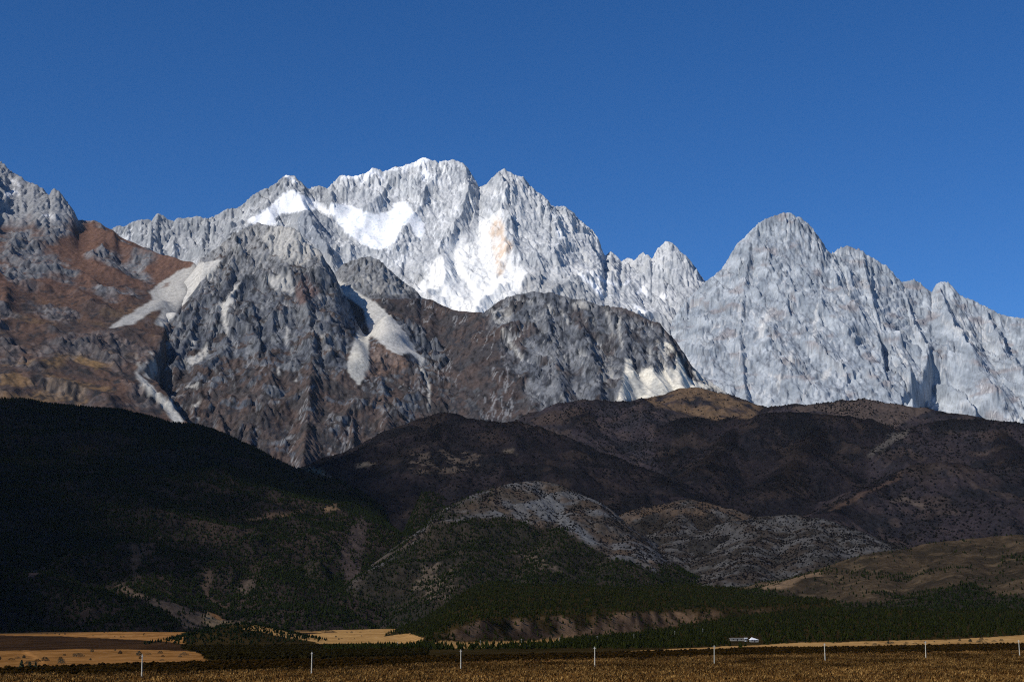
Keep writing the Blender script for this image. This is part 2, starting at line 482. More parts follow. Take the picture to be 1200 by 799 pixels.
for poly in (z2([(680, 225), (705, 185), (722, 165), (745, 148), (775, 165), (812, 222), (785, 195), (765, 172), (735, 185), (705, 215)]),
             z2([(965, 165), (985, 160), (1000, 140), (1012, 180), (985, 215)]),
             z2([(812, 158), (860, 142), (930, 128), (980, 98), (1025, 108), (1000, 122), (940, 142), (905, 155), (900, 175), (885, 152), (850, 160)]),
             z2([(590, 185), (650, 186), (700, 178), (715, 182), (680, 196), (600, 200)]),
             z2([(320, 185), (345, 178), (375, 195), (395, 225), (375, 215), (352, 195)]),
             z3([(700, 588), (725, 600), (752, 622), (800, 658), (825, 690), (820, 716), (780, 670), (720, 624)]),
             z3([(955, 738), (1000, 760), (1042, 782), (1000, 792)]), z3([(980, 695), (1005, 670), (1020, 658), (1038, 698)]),
             z3([(740, 585), (765, 590), (800, 612), (850, 640), (900, 650), (880, 660), (820, 640)]), z3([(918, 655), (945, 632), (960, 640), (930, 660)]),
             z3([(1090, 710), (1120, 700), (1130, 715), (1100, 720)]), z3([(610, 400), (630, 410), (632, 440), (618, 425)])):
    alb = patch(alb, SNOW, poly, 1, (qx, qy))
# snow lodged in gullies high on the needles
hi = sstep(.4, 1.2, -cv / 5) * sstep(1.3, .7, sl) * sstep(2100, 2500, A.Z)
alb = mix(alb, C(.8, .82, .84), hi * .75)
led = sstep(1.0, .55, sl) * sstep(2150, 2450, A.Z) * sstep(.0, .25, fbm(A.X, A.Z * 1.6, 90, 4, 271)) * (px > 640)
alb = mix(alb, C(.86, .87, .89), led * .9)
alb = patch(alb, (.64, .50, .38), [(575, 265), (583, 250), (590, 270), (603, 290), (595, 303), (588, 322), (583, 327), (580, 300), (573, 278)],
            .35 + .6 * sstep(-.3, .3, fbm(A.X, A.Z * .6, 45, 4, 36)), (px, py), 5)
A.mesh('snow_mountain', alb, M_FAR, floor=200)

# ================================================================== RIGHT LIMESTONE MASSIF
SKY2 = [(770, 400), (790, 372), (805, 352), (826, 331), (831, 328), (847, 314), (862, 290), (872, 278), (882, 268.5), (890, 262), (899, 256), (908, 253), (918, 249),
        (931, 253), (940, 257), (948, 263), (955, 271), (962, 281), (973, 298), (978, 297), (983, 293), (994, 288), (1008, 293), (1022, 302), (1030, 307), (1039, 312),
        (1048, 322), (1057, 330), (1071, 328), (1078, 331), (1085, 339), (1092, 342), (1097, 333), (1104, 330), (1111, 332), (1118, 339), (1125, 347), (1138, 351), (1151, 358),
        (1169, 367), (1180, 372), (1200, 373), (1240, 388), (1300, 404), (1360, 420)]
def dep2(px): return float(np.interp(px, [770, 920, 1100, 1200, 1360], [9500, 9650, 9500, 9250, 9000]))
A = Field(850, 3700, 7400, 10100, 5.0)
S = (1.25, 0.9, 350, 6)
A.ridges([([(p, q, dep2(p)) for p, q in SKY2], 1.5, 0.9, 350, 6),
    ([(918, 249, 9650), (925, 300, 9400), (930, 360, 9050), (938, 420, 8700), (944, 490, 8250)],) + S,
    ([(882, 268, 9630), (872, 330, 9250), (866, 390, 8900), (872, 450, 8500), (880, 495, 8200)],) + S,
    ([(847, 314, 9550), (838, 370, 9200), (836, 420, 8900), (845, 470, 8500)],) + S,
    ([(962, 281, 9620), (975, 340, 9250), (985, 410, 8800), (992, 480, 8300)],) + S,
    ([(1008, 293, 9580), (1022, 350, 9200), (1034, 392, 8930), (1052, 412, 8760), (1066, 430, 8620), (1070, 490, 8200)], 1.7, 1.1, 260, 4),
    ([(1057, 330, 9530), (1070, 375, 9200), (1086, 404, 8950), (1104, 422, 8780), (1128, 446, 8560), (1152, 484, 8270), (1165, 510, 8080)], 1.8, 1.2, 260, 4),
    ([(1097, 333, 9500), (1118, 380, 9100), (1150, 420, 8750), (1185, 470, 8350)],) + S,
    ([(1151, 358, 9400), (1180, 410, 8950), (1215, 460, 8500), (1240, 500, 8200)],) + S,
    ([(1240, 388, 9200), (1260, 450, 8700), (1280, 520, 8200)],) + S,
    ([(1086, 404, 8950), (1084, 440, 8650), (1090, 490, 8250)],) + S])
t = np.clip(A.D / 220, 0.14, 1)
wx = A.X + 50 * fbm(A.X, A.Y, 260, 3, 190); wy = A.Y + 50 * fbm(A.X, A.Y, 260, 3, 195)
A.Z += t * (85 * (ridged(wx, wy * 0.7, 360, 4, 101, 0.42) - 0.35)) + 3 * np.minimum(1, t * 2.5) * fbm(wx, wy, 60, 4, 108, 0.6)
A.erode(9, 30000, 45, 0.35, 4, .2)
A.fit(SKY2, 55)
A.strata(9, 85, -.5, 1611)
A.jag(5, 140, 161)
A.facets(34, 150, 1711, 1.0, -.7)
A.facets(16, 62, 1712, 1.0, .5)
A.fit(SKY2, 25, 1, 2.6)
A.facets(8, 26, 1713, 1.0, -.3)
A.cut([(1028, 386, 8960), (1031, 398, 8860), (1034, 412, 8740), (1036, 425, 8640)], 130, 100)
A.cut([(1090, 400, 8980), (1084, 415, 8830), (1074, 432, 8660), (1064, 448, 8500), (1056, 462, 8400)], 210, 230)
A.cut([(1140, 440, 8600), (1142, 455, 8470), (1140, 472, 8330), (1132, 490, 8180)], 170, 160)
A.cut([(1162, 452, 8500), (1165, 468, 8380), (1162, 482, 8260), (1156, 496, 8150)], 110, 100)
A.cut([(914, 345, 9150), (922, 356, 9080), (930, 366, 9000)], 60, 50)
px, py = A.warp(3.0, 70, 260)
gx, gy, sl = A.slope(); cv = A.Z - blur(A.Z, 5)
rock = mix(np.broadcast_to(C(.255, .285, .32), A.Z.shape + (3,)), C(.39, .42, .45), sstep(-.35, .45, fbm(A.X, A.Z * 1.1, 120, 5, 120)))
rock = mix(rock, C(.16, .175, .20), 0.8 * sstep(.2, .6, fbm(A.X * 1.5, A.Z * .6, 50, 5, 125)))
rock = mix(rock, C(.25, .215, .21), .6 * sstep(.25, .5, fbm(A.X, A.Z * 2, 170, 4, 128)))
rock = mix(rock, C(.50, .50, .50), sstep(.3, 1.4, -cv / 5) * .7 * sstep(-.1, .4, fbm(A.X, A.Z, 200, 3, 131)))
z4 = lambda L: [(780 + a / 2.853, 230 + b / 2.853) for a, b in L]
for poly in (z4([(315, 480), (308, 450), (325, 410), (350, 370), (352, 385), (335, 420), (322, 470)]), z4([(410, 570), (415, 520), (428, 515), (425, 570)]),
             z4([(515, 605), (530, 585), (556, 572), (552, 590), (530, 615)]), z4([(490, 470), (500, 380), (512, 360), (508, 420), (498, 480)]),
             z4([(760, 480), (800, 540), (815, 575), (800, 560), (765, 510)]), z4([(900, 400), (980, 440), (1080, 480), (980, 455)]),
             z4([(1150, 740), (1165, 735), (1185, 755), (1160, 765)]), z4([(370, 600), (385, 590), (380, 650), (372, 660)]),
             z4([(20, 480), (60, 520), (120, 600), (200, 660), (250, 690), (200, 670), (100, 600), (40, 530)])):
    rock = patch(rock, (.55, .545, .53), poly, .75, (px, py))
rock = patch(rock, (.16, .13, .13), z4([(415, 320), (430, 330), (438, 355), (425, 350)]), .8, (px, py))
rock = rock * (1 + .2 * fbm(A.X * 1.2, A.Z * .9, 18, 3, 129))[..., None]
rock = mix(rock, C(.11, .12, .14), .6 * cracks(A.X * 1.2 + A.Z * .4, A.Z * .5, 100, 330, .09) * sstep(-.2, .2, fbm(A.X, A.Z, 170, 3, 331)))
rock = mix(rock, C(.11, .12, .14), .5 * cracks(A.X * .8 + A.Z * .9, A.Z * .5 - A.X * .5, 80, 335, .07) * sstep(.0, .3, fbm(A.X, A.Z, 150, 3, 336)))
rock = mix(rock, C(.52, .52, .52), .6 * cracks(A.X * 1.6 - A.Z * .2, A.Z * .4, 120, 340, .06) * sstep(-.1, .3, fbm(A.X, A.Z, 200, 3, 341)))
rock = rock * (1 + .16 * fbm(A.X * .45 + A.Z * .5, A.Z * .8 - A.X * .9, 40, 3, 133))[..., None]
A.mesh('limestone_mountain', rock, M_FAR, floor=200)

# ================================================================== LEFT BROWN MOUNTAIN
SKY3 = [(-90, 170), (-40, 172), (-15, 182), (0, 188.7), (5, 192), (11, 201), (25, 207), (31, 214), (44, 217), (52, 224), (58, 231), (60, 225), (64, 221), (69, 224), (77, 235),
        (86, 246), (92, 258), (100, 259), (110, 259), (118, 262), (125, 266), (134, 271), (140, 277), (160, 285), (175, 292), (185, 296), (200, 300), (212, 304), (228, 307), (240, 318), (252, 345)]
def dep3(px): return float(np.interp(px, [-90, 0, 92, 228, 252], [8900, 8700, 8300, 7850, 7700]))
A = Field(-3000, -800, 5300, 9050, 5.5)
S = (0.8, 0.55, 350, 30)
A.ridges([([(p, q, dep3(p)) for p, q in SKY3], 0.95, 0.55, 350, 10),
    ([(64, 221, 8430), (52, 265, 8150), (35, 320, 7700), (18, 380, 7200), (5, 440, 6700)],) + S,
    ([(-30, 178, 8800), (-50, 250, 8200), (-60, 330, 7600), (-60, 430, 6800)],) + S,
    ([(105, 259, 8260), (112, 300, 7900), (125, 350, 7450), (138, 400, 7000), (152, 450, 6550), (170, 500, 6100)],) + S,
    ([(175, 292, 8020), (170, 330, 7700), (155, 365, 7350)],) + S,
    ([(100, 259, 8260), (82, 320, 7750), (70, 380, 7250), (60, 450, 6600)],) + S])
t = np.clip(A.D / 260, 0.1, 1)
wx = A.X + 50 * fbm(A.X, A.Y, 260, 3, 290); wy = A.Y + 50 * fbm(A.X, A.Y, 260, 3, 295)
crag = sstep(-.05, .3, fbm(A.X, A.Y, 330, 4, 210))
px, py = bearing(A.X, A.Y, A.Z)
crag = np.maximum(crag * .8, sstep(262, 240, py) * sstep(105, 88, px))
A.Z += t * 60 * (ridged(wx, wy, 380, 5, 201, 0.42) - 0.35) + crag * np.minimum(1, t * 3) * (22 * (ridged(wx, wy, 110, 4, 206, .6) - .3) + 9 * fbm(wx, wy, 40, 3, 208))
A.erode(6, 25000, 40, 0.3, 5)
A.fit(SKY3, 45)
A.strata(4, 60, .2, 1621, crag)
A.jag(4, 90, 261, crag)
A.facets(15, 75, 1721, crag)
A.fit(SKY3, 25, 1, 2.0)
A.facets(6, 26, 1723, crag)
bx, by = bearing(A.X, A.Y, A.Z)
A.smooth((crag < .3) & (by > 262), 10, .7)
dpx = bx - np.interp(by, [296, 310, 335, 380, 435, 460, 497, 540], [245, 238, 222, 195, 170, 192, 220, 250]) + 5 * fbm(A.X, A.Z, 120, 3, 271)
A.Z = (A.Z - 420 * sstep(0, 30, dpx) * sstep(296, 312, by)).astype(f32)
A.smooth(inpoly(bx, by, [(136, 380), (160, 362), (185, 330), (228, 308), (260, 300), (240, 330), (205, 375), (150, 382)]), 20, .9)
px, py = A.warp(2.2, 50, 360)
gx, gy, sl = A.slope()
grass = mix(np.broadcast_to(C(.105, .066, .050), A.Z.shape + (3,)), C(.066, .050, .045), sstep(-.3, .4, fbm(A.X, A.Y, 160, 5, 220)))
grass = mix(grass, C(.135, .076, .055), .8 * sstep(370, 320, py))
grass = mix(grass, C(.20, .125, .062), .7 * sstep(.15, .5, fbm(A.X, A.Y, 220, 4, 224)) * sstep(330, 420, py))
rk = mix(np.broadcast_to(C(.115, .12, .13), A.Z.shape + (3,)), C(.19, .19, .195), sstep(-.3, .4, fbm(A.X, A.Z, 70, 4, 230)))
rk = mix(rk, C(.05, .053, .062), .8 * sstep(.15, .5, fbm(A.X * 1.4, A.Z * .6, 50, 4, 234)))
m = np.clip(crag * sstep(.35, .75, sl + .2 * fbm(A.X, A.Y, 50, 3, 240)) * 1.2, 0, 1)
m = m * (1 - .6 * sstep(330, 400, py))
rk = mix(rk, C(.27, .275, .285), .8 * sstep(285, 250, py))
m = np.maximum(m, sstep(272, 250, py + (px - 45) * .12 + 12 * fbm(A.X, A.Z, 120, 4, 241)))
alb = mix(grass, rk, m)
dk = sstep(.22, .42, fbm(A.X, A.Y * .8, 55, 4, 246)) * sstep(380, 440, py)
alb = mix(alb, C(.030, .029, .03), dk * .85)
alb = mix(alb, C(.032, .032, .036), .75 * sstep(.12, .45, fbm(A.X * 1.2, A.Z * 1.4, 42, 4, 249)) * sstep(300, 350, py))
alb = alb * (1 + .3 * fbm(A.X * 1.2, A.Z, 22, 3, 229))[..., None]
z1 = lambda L: [(a / 4, 180 + b / 4) for a, b in L]
z5 = lambda L: [(a / 4, 360 + b / 4) for a, b in L]
fan = z1([(540, 802), (585, 765), (640, 730), (720, 680), (700, 650), (740, 610), (820, 560), (920, 515), (1040, 495), (1010, 545), (940, 600), (880, 680), (830, 745), (770, 810), (725, 800), (770, 720), (700, 745), (620, 805)])
alb = patch(alb, (.40, .385, .355), fan, .95, (px, py))
alb = patch(alb, (.36, .35, .33), z5([(515, 95), (545, 70), (600, 45), (660, 15), (720, -5), (700, 25), (640, 60), (580, 85)]), .9, (px, py))
for poly, w in ((z5([(632, 205), (640, 250), (660, 275), (700, 240), (715, 225), (690, 205), (720, 215), (690, 260), (660, 300), (650, 310), (645, 320), (632, 310), (650, 290), (640, 260)]), .8),
                (z5([(630, 305), (645, 312), (700, 355), (742, 400), (790, 450), (800, 425), (815, 410), (808, 450), (830, 490), (862, 530), (835, 555), (815, 550), (780, 490), (728, 432), (660, 362)]), 1),
                (z5([(665, 320), (690, 300), (700, 265), (720, 245), (735, 240), (735, 270), (762, 300), (720, 325), (690, 330)]), .7)):
    alb = patch(alb, (.42, .405, .37), poly, w, (px, py))
alb = patch(alb, (.14, .085, .066), z1([(750, 635), (775, 610), (800, 600), (790, 625)]), .7, (px, py))
for poly in (z1([(40, 118), (60, 125), (100, 148), (98, 155), (60, 138)]), z1([(20, 190), (30, 180), (50, 178), (62, 168), (80, 178), (102, 203), (75, 188), (55, 186), (35, 205)]), z1([(200, 290), (225, 285), (270, 300), (230, 300)])):
    alb = patch(alb, (.72, .73, .75), poly, .9, (px, py))
alb = patch(alb, (.24, .15, .07), z5([(345, 250), (370, 232), (420, 245), (500, 268), (460, 290), (400, 275)]), .7, (px, py))
alb = patch(alb, (.21, .13, .065), z5([(0, 315), (60, 308), (120, 320), (170, 360), (110, 375), (40, 365), (0, 370)]), .7, (px, py))
A.mesh('brown_mountain', alb, M_ROCK, floor=100)

# ================================================================== CENTRAL CRAG
SKY4 = [(210, 335), (222, 318), (235, 304), (248, 296), (258, 288), (268, 280), (278, 272), (290, 266), (300, 262), (307, 264), (320, 266), (335, 266), (345, 268), (352, 274),
        (357, 282), (366, 289), (375, 295), (382, 307), (386, 312), (392, 320), (397, 331), (404, 345), (412, 360), (420, 376), (428, 395)]
A = Field(-2500, 50, 5400, 8500, 5.0)
S = (1.15, 0.8, 250, 10)
A.ridges([([(p, q, float(np.interp(p, [210, 300, 400, 428], [7700, 8000, 7750, 7450]))) for p, q in SKY4], 1.1, 0.7, 350, 10),
    ([(285, 269, 7980), (272, 305, 7700), (258, 345, 7400), (246, 390, 7100), (232, 440, 6750), (214, 495, 6350)],) + S,
    ([(307, 264, 8000), (312, 310, 7650), (316, 360, 7300), (312, 410, 6950), (300, 460, 6600), (290, 520, 6150)],) + S,
    ([(340, 268, 7960), (352, 320, 7550), (362, 370, 7150), (366, 420, 6800), (360, 480, 6400), (355, 540, 6000)],) + S,
    ([(392, 320, 7780), (400, 355, 7480), (404, 395, 7200), (405, 430, 6950), (412, 480, 6550), (415, 530, 6150)], 1.5, .8, 200, 6),
    ([(250, 296, 7830), (236, 340, 7480), (222, 385, 7130), (205, 420, 6850)],) + S,
    ([(404, 345, 7600), (425, 385, 7350), (440, 420, 7050), (450, 470, 6650), (455, 530, 6150)], .8, .7, 300, 20),
    ([(232, 440, 6750), (255, 480, 6450), (270, 530, 6100)],) + S])
t = np.clip(A.D / 200, 0.12, 1)
wx = A.X + 50 * fbm(A.X, A.Y, 220, 3, 390); wy = A.Y + 50 * fbm(A.X, A.Y, 220, 3, 395)
A.Z += t * 75 * (ridged(wx, wy * .8, 300, 4, 301, 0.42) - 0.35) + np.minimum(1, t * 3) * 3 * fbm(wx, wy, 50, 4, 308, .6)
A.erode(8, 25000, 40, 0.35, 6, .4)
A.fit(SKY4, 45)
A.strata(6, 60, .25, 1631)
A.jag(6, 110, 361)
low_ = 1 - .6 * sstep(410, 470, bearing(A.X, A.Y, A.Z)[1])
A.facets(30, 115, 1731, low_, .7)
A.facets(15, 48, 1732, low_, -.4)
A.fit(SKY4, 25, 1, 2.2)
A.facets(6, 22, 1733, low_)
bx, by = bearing(A.X, A.Y, A.Z)
A.smooth(inpoly(bx, by, [(390, 322), (415, 332), (442, 350), (468, 378), (492, 405), (500, 428), (470, 425), (438, 405), (432, 440), (420, 458), (402, 440), (410, 400), (420, 370), (405, 345)]), 45, .97)
A.smooth(inpoly(bx, by, [(136, 380), (160, 362), (185, 330), (228, 308), (260, 300), (240, 330), (205, 375), (150, 382)]), 20, .9)
A.cut([(388, 312, 7820), (397, 335, 7650), (402, 360, 7450), (403, 395, 7200)], 60, 60)
A.cut([(300, 385, 7120), (303, 405, 6980), (304, 425, 6850)], 50, 40)
px, py = A.warp(1.6, 40, 460)
gx, gy, sl = A.slope(); cv = A.Z - blur(A.Z, 5)
rk = mix(np.broadcast_to(C(.095, .102, .118), A.Z.shape + (3,)), C(.165, .17, .178), sstep(-.3, .45, fbm(A.X, A.Z, 90, 5, 320)))
rk = mix(rk, C(.042, .046, .056), .8 * sstep(.12, .5, fbm(A.X * 1.4, A.Z * .7, 55, 5, 324)))
rk = mix(rk, C(.29, .288, .285), sstep(340, 285, py) * .75)
gr = mix(np.broadcast_to(C(.078, .054, .044), A.Z.shape + (3,)), C(.050, .042, .039), sstep(-.3, .3, fbm(A.X, A.Y, 100, 4, 328)))
gm = sstep(.0, .3, fbm(A.X, A.Y * .7 + A.Z, 130, 5, 332) + .42 * sstep(400, 455, py) + .4 * sstep(400, 500, py) - .3 * sstep(330, 280, py) - .02 + (1.05 - sl) * .35)
alb = mix(rk, gr, gm * .9)
scr = sstep(.25, 1.3, -cv / 5) * sstep(420, 330, py) * sstep(-.1, .25, fbm(A.X, A.Z, 150, 3, 336))
alb = mix(alb, C(.38, .37, .355), scr * .8)
z6 = lambda L: [(250 + a / 4, 320 + b / 4) for a, b in L]
SC1 = (.50, .48, .44)
alb = patch(alb, SC1, fan, .95, (px, py))
for poly, w in ((z2([(250, 430), (330, 415), (400, 425), (470, 500), (500, 560), (450, 580), (420, 610), (330, 590), (280, 540), (230, 490)]), .55),
             (z2([(240, 660), (300, 650), (350, 640), (385, 720), (360, 735), (290, 720)]), .7),
             (z6([(10, 150), (30, 140), (60, 130), (85, 80), (120, 40), (130, 45), (95, 110), (110, 130), (75, 150), (60, 200), (68, 260), (74, 310), (62, 285), (45, 240), (40, 190)]), .85),
             (z6([(340, 250), (350, 260), (348, 320), (338, 345)]), .8), (z6([(300, 440), (312, 435), (312, 470), (302, 475)]), .8),
             (z6([(385, 490), (390, 490), (390, 512), (384, 510)]), .8), (z6([(535, 345), (545, 345), (545, 380), (540, 375)]), .8), (z6([(505, 285), (520, 300), (515, 330), (505, 300)]), .6),
             (z5([(632, 205), (640, 250), (660, 275), (700, 240), (715, 225), (690, 205), (720, 215), (690, 260), (660, 300), (650, 310), (645, 320), (632, 310), (650, 290), (640, 260)]), .8),
             (z5([(630, 305), (645, 312), (700, 355), (742, 400), (790, 450), (800, 425), (815, 410), (808, 450), (830, 490), (862, 530), (835, 548), (815, 540), (780, 490), (728, 432), (660, 362)]), 1),
             (z5([(665, 320), (690, 300), (700, 265), (720, 245), (735, 240), (735, 270), (762, 300), (720, 325), (690, 330)]), .7),
             (z5([(845, 262), (880, 240), (930, 215), (970, 178), (978, 215), (940, 255), (900, 268)]), .7), (z5([(865, 170), (900, 155), (925, 165), (900, 190)]), .6),
             (z5([(865, 372), (900, 360), (945, 365), (925, 378), (890, 380)]), .7), (z5([(905, 455), (940, 445), (930, 460), (910, 475)]), .7), (z5([(918, 520), (936, 518), (935, 528), (922, 530)]), .9),
             (z6([(582, 30), (655, 75), (762, 140), (842, 208), (900, 280), (940, 340), (952, 372), (990, 402), (972, 452), (962, 405), (920, 372), (880, 388), (820, 362), (770, 312), (735, 292), (722, 350), (735, 425), (716, 475),
                 (680, 522), (650, 490), (628, 450), (640, 380), (665, 300), (685, 250), (722, 200), (700, 165), (640, 120), (598, 88)]), 1),
             (z6([(970, 450), (978, 450), (1003, 478), (1018, 560), (1010, 650), (1003, 650), (1008, 560), (994, 485)]), .8)):
    alb = patch(alb, SC1, poly, w, (px, py))
alb = patch(alb, (.50, .475, .415), z6([(640, 395), (690, 255), (722, 262), (726, 360), (736, 425), (716, 475), (680, 522), (650, 490), (628, 450)]), .9, (px, py))
alb = patch(alb, (.17, .11, .08), z6([(735, 320), (780, 330), (840, 370), (900, 395), (930, 430), (860, 470), (780, 480), (700, 500), (730, 430)]), .7, (px, py))
alb = patch(alb, (.13, .082, .07), z2([(380, 720), (400, 680), (430, 650), (470, 700), (500, 730), (450, 770), (400, 790)]), .8, (px, py))
rm = sstep(.40, .28, alb[..., 0])
alb = mix(alb, alb * .45, rm * sstep(.18, .42, fbm(A.X * 1.6, A.Z * .8, 34, 4, 339)))
alb = alb * (1 + (.10 + .24 * rm) * fbm(A.X * 1.2, A.Z * .9, 20, 3, 329))[..., None]
ok = alb[..., 0] < .3
alb = mix(alb, C(.028, .030, .036), .75 * ok * cracks(A.X * 1.2 + A.Z * .3, A.Z * .5, 85, 700, .11) * sstep(-.2, .15, fbm(A.X, A.Z, 140, 3, 706)))
alb = mix(alb, C(.27, .27, .275), .6 * ok * (rk[..., 0] > .05) * cracks(A.X * 1.5 - A.Z * .25, A.Z * .4, 100, 708, .06) * sstep(.0, .3, fbm(A.X, A.Z, 160, 3, 714)))
A.mesh('grey_crag', alb, M_ROCK, floor=100)

# ================================================================== BROWN SHOULDER AND DARK ROCK DOME
SKY5 = [(392, 322), (400, 312), (412, 305), (424, 302), (435, 301), (444, 305), (450, 310), (456, 316), (462, 322), (475, 332), (480, 336), (490, 342), (494, 349), (507, 351), (515, 356),
        (527, 361), (545, 365), (567, 366), (575, 360), (582, 355), (590, 351), (600, 347), (610, 345), (620, 343), (630, 342.5), (645, 343), (660, 347), (673, 351), (685, 351), (692, 354), (700, 357), (713, 359),
        (725, 360), (735, 363), (745, 367), (753, 371), (760, 375), (768, 378), (773, 380), (783, 390), (790, 398), (797, 407), (811, 430), (821, 439), (832, 447), (853, 461), (864, 470), (885, 480), (920, 498)]
def dep5(px): return float(np.interp(px, [392, 435, 500, 567, 630, 720, 780, 832, 920], [8400, 8350, 8150, 7800, 7600, 7500, 7400, 7150, 6800]))
tanfan = [(722, 470), (727, 458), (730, 448), (733, 425), (734, 419), (740, 422), (742, 434), (748, 438), (754, 433), (761, 430), (767, 433), (771, 438), (776, 434), (782, 431), (790, 434), (793, 428), (792, 415),
          (783, 408), (776, 402), (782, 400), (790, 410), (797, 422), (803, 438), (812, 446), (826, 450), (835, 454), (815, 456), (790, 464), (765, 470)]
A = Field(-1000, 1350, 5700, 8800, 5.0)
S = (1.05, 0.75, 250, 15); B = (.75, .6, 350, 40)
A.ridges([([(p, q, dep5(p)) for p, q in SKY5], .95, 0.7, 350, 12),
    ([(507, 351, 8130), (500, 390, 7750), (495, 430, 7350), (490, 480, 6850), (485, 530, 6400)],) + B,
    ([(545, 365, 7900), (550, 410, 7450), (555, 450, 7050), (560, 500, 6550)],) + B,
    ([(585, 353, 7760), (592, 385, 7480), (605, 420, 7150), (620, 455, 6850), (632, 500, 6450)],) + S,
    ([(635, 343, 7600), (645, 385, 7250), (652, 425, 6950), (662, 470, 6600)],) + S,
    ([(673, 351, 7560), (683, 390, 7220), (696, 430, 6900), (705, 480, 6500)],) + S,
    ([(725, 360, 7500), (735, 395, 7200), (730, 425, 6950), (728, 470, 6600)],) + S,
    ([(760, 375, 7440), (768, 400, 7220), (766, 430, 6960)],) + S,
    ([(780, 388, 7390), (795, 420, 7130), (800, 450, 6880)],) + S])
t = np.clip(A.D / 200, 0.1, 1)
px, py = bearing(A.X, A.Y, A.Z)
rocky = np.maximum(sstep(-12, 14, (px - 570) - (py - 370) * .55 + 10 * fbm(A.X, A.Y, 160, 3, 470)), sstep(500, 470, px) * sstep(352, 340, py))
wx = A.X + 50 * fbm(A.X, A.Y, 220, 3, 490); wy = A.Y + 50 * fbm(A.X, A.Y, 220, 3, 495)
A.Z += t * (35 + 38 * rocky) * (ridged(wx, wy * .8, 300, 4, 401, 0.42) - 0.35) + np.minimum(1, t * 3) * (3 + 5 * rocky) * fbm(wx, wy, 50, 4, 408, .6)
A.erode(8, 25000, 40, 0.33, 7, .4)
A.fit(SKY5, 45)
A.strata(5, 55, -.3, 1641, rocky)
A.jag(5, 110, 461, rocky)
A.facets(28, 110, 1741, rocky, -.6)
A.facets(14, 46, 1742, rocky + .15, .5)
A.fit(SKY5, 25, 1, 1.6)
A.facets(6, 22, 1743, rocky + .15)
bx, by = bearing(A.X, A.Y, A.Z)
A.smooth(rocky < .3, 8, .6)
A.smooth(inpoly(bx, by, [(390, 322), (415, 332), (442, 350), (468, 378), (492, 405), (500, 428), (470, 425), (438, 405), (432, 440), (420, 458), (402, 440), (410, 400), (420, 370), (405, 345)]), 45, .97)
A.smooth(inpoly(bx, by, tanfan), 12, .8)
px, py = A.warp(1.5, 40, 560)
gx, gy, sl = A.slope(); cv = A.Z - blur(A.Z, 5)
rk = mix(np.broadcast_to(C(.098, .105, .12), A.Z.shape + (3,)), C(.17, .176, .188), sstep(-.3, .4, fbm(A.X, A.Z, 80, 5, 420)))
rk = mix(rk, C(.04, .043, .052), .85 * sstep(.08, .45, fbm(A.X * 1.4, A.Z * .8, 55, 5, 424)))
gr = mix(np.broadcast_to(C(.074, .056, .050), A.Z.shape + (3,)), C(.052, .047, .048), sstep(-.3, .3, fbm(A.X, A.Y, 120, 5, 428)))
gr = mix(gr, C(.085, .092, .10), .6 * sstep(.15, .45, fbm(A.X, A.Y, 60, 5, 431)) * sstep(400, 460, py))
gm = np.clip(1 - rocky + .8 * sstep(.15, .4, fbm(A.X, A.Y, 170, 4, 435)), 0, 1)
gm = np.maximum(gm, .8 * sstep(14, 0, py - np.interp(px, *zip(*[(p, q) for p, q in SKY5])) + 6 * fbm(A.X, A.Y, 80, 3, 436)) * sstep(690, 720, px))
gm = np.where((px < 500) & (py < 350), gm * .25, gm)
rk = mix(rk, C(.24, .245, .25), .75 * sstep(500, 485, px) * sstep(352, 335, py))
alb = mix(rk, gr, gm)
scr = sstep(.3, 1.3, -cv / 5) * rocky * sstep(-.1, .3, fbm(A.X, A.Z, 150, 3, 440))
alb = mix(alb, C(.36, .36, .355), scr * .75)
z7 = lambda L: [(500 + a / 4, 320 + b / 4) for a, b in L]
alb = patch(alb, (.64, .60, .51), tanfan, 1.0, (px, py))
alb = patch(alb, (.27, .28, .28), [(735, 452), (742, 440), (752, 446), (757, 462), (740, 468)], .6, (px, py))
alb = patch(alb, (.27, .28, .28), [(763, 462), (764, 445), (770, 441), (774, 455), (772, 465)], .6, (px, py))
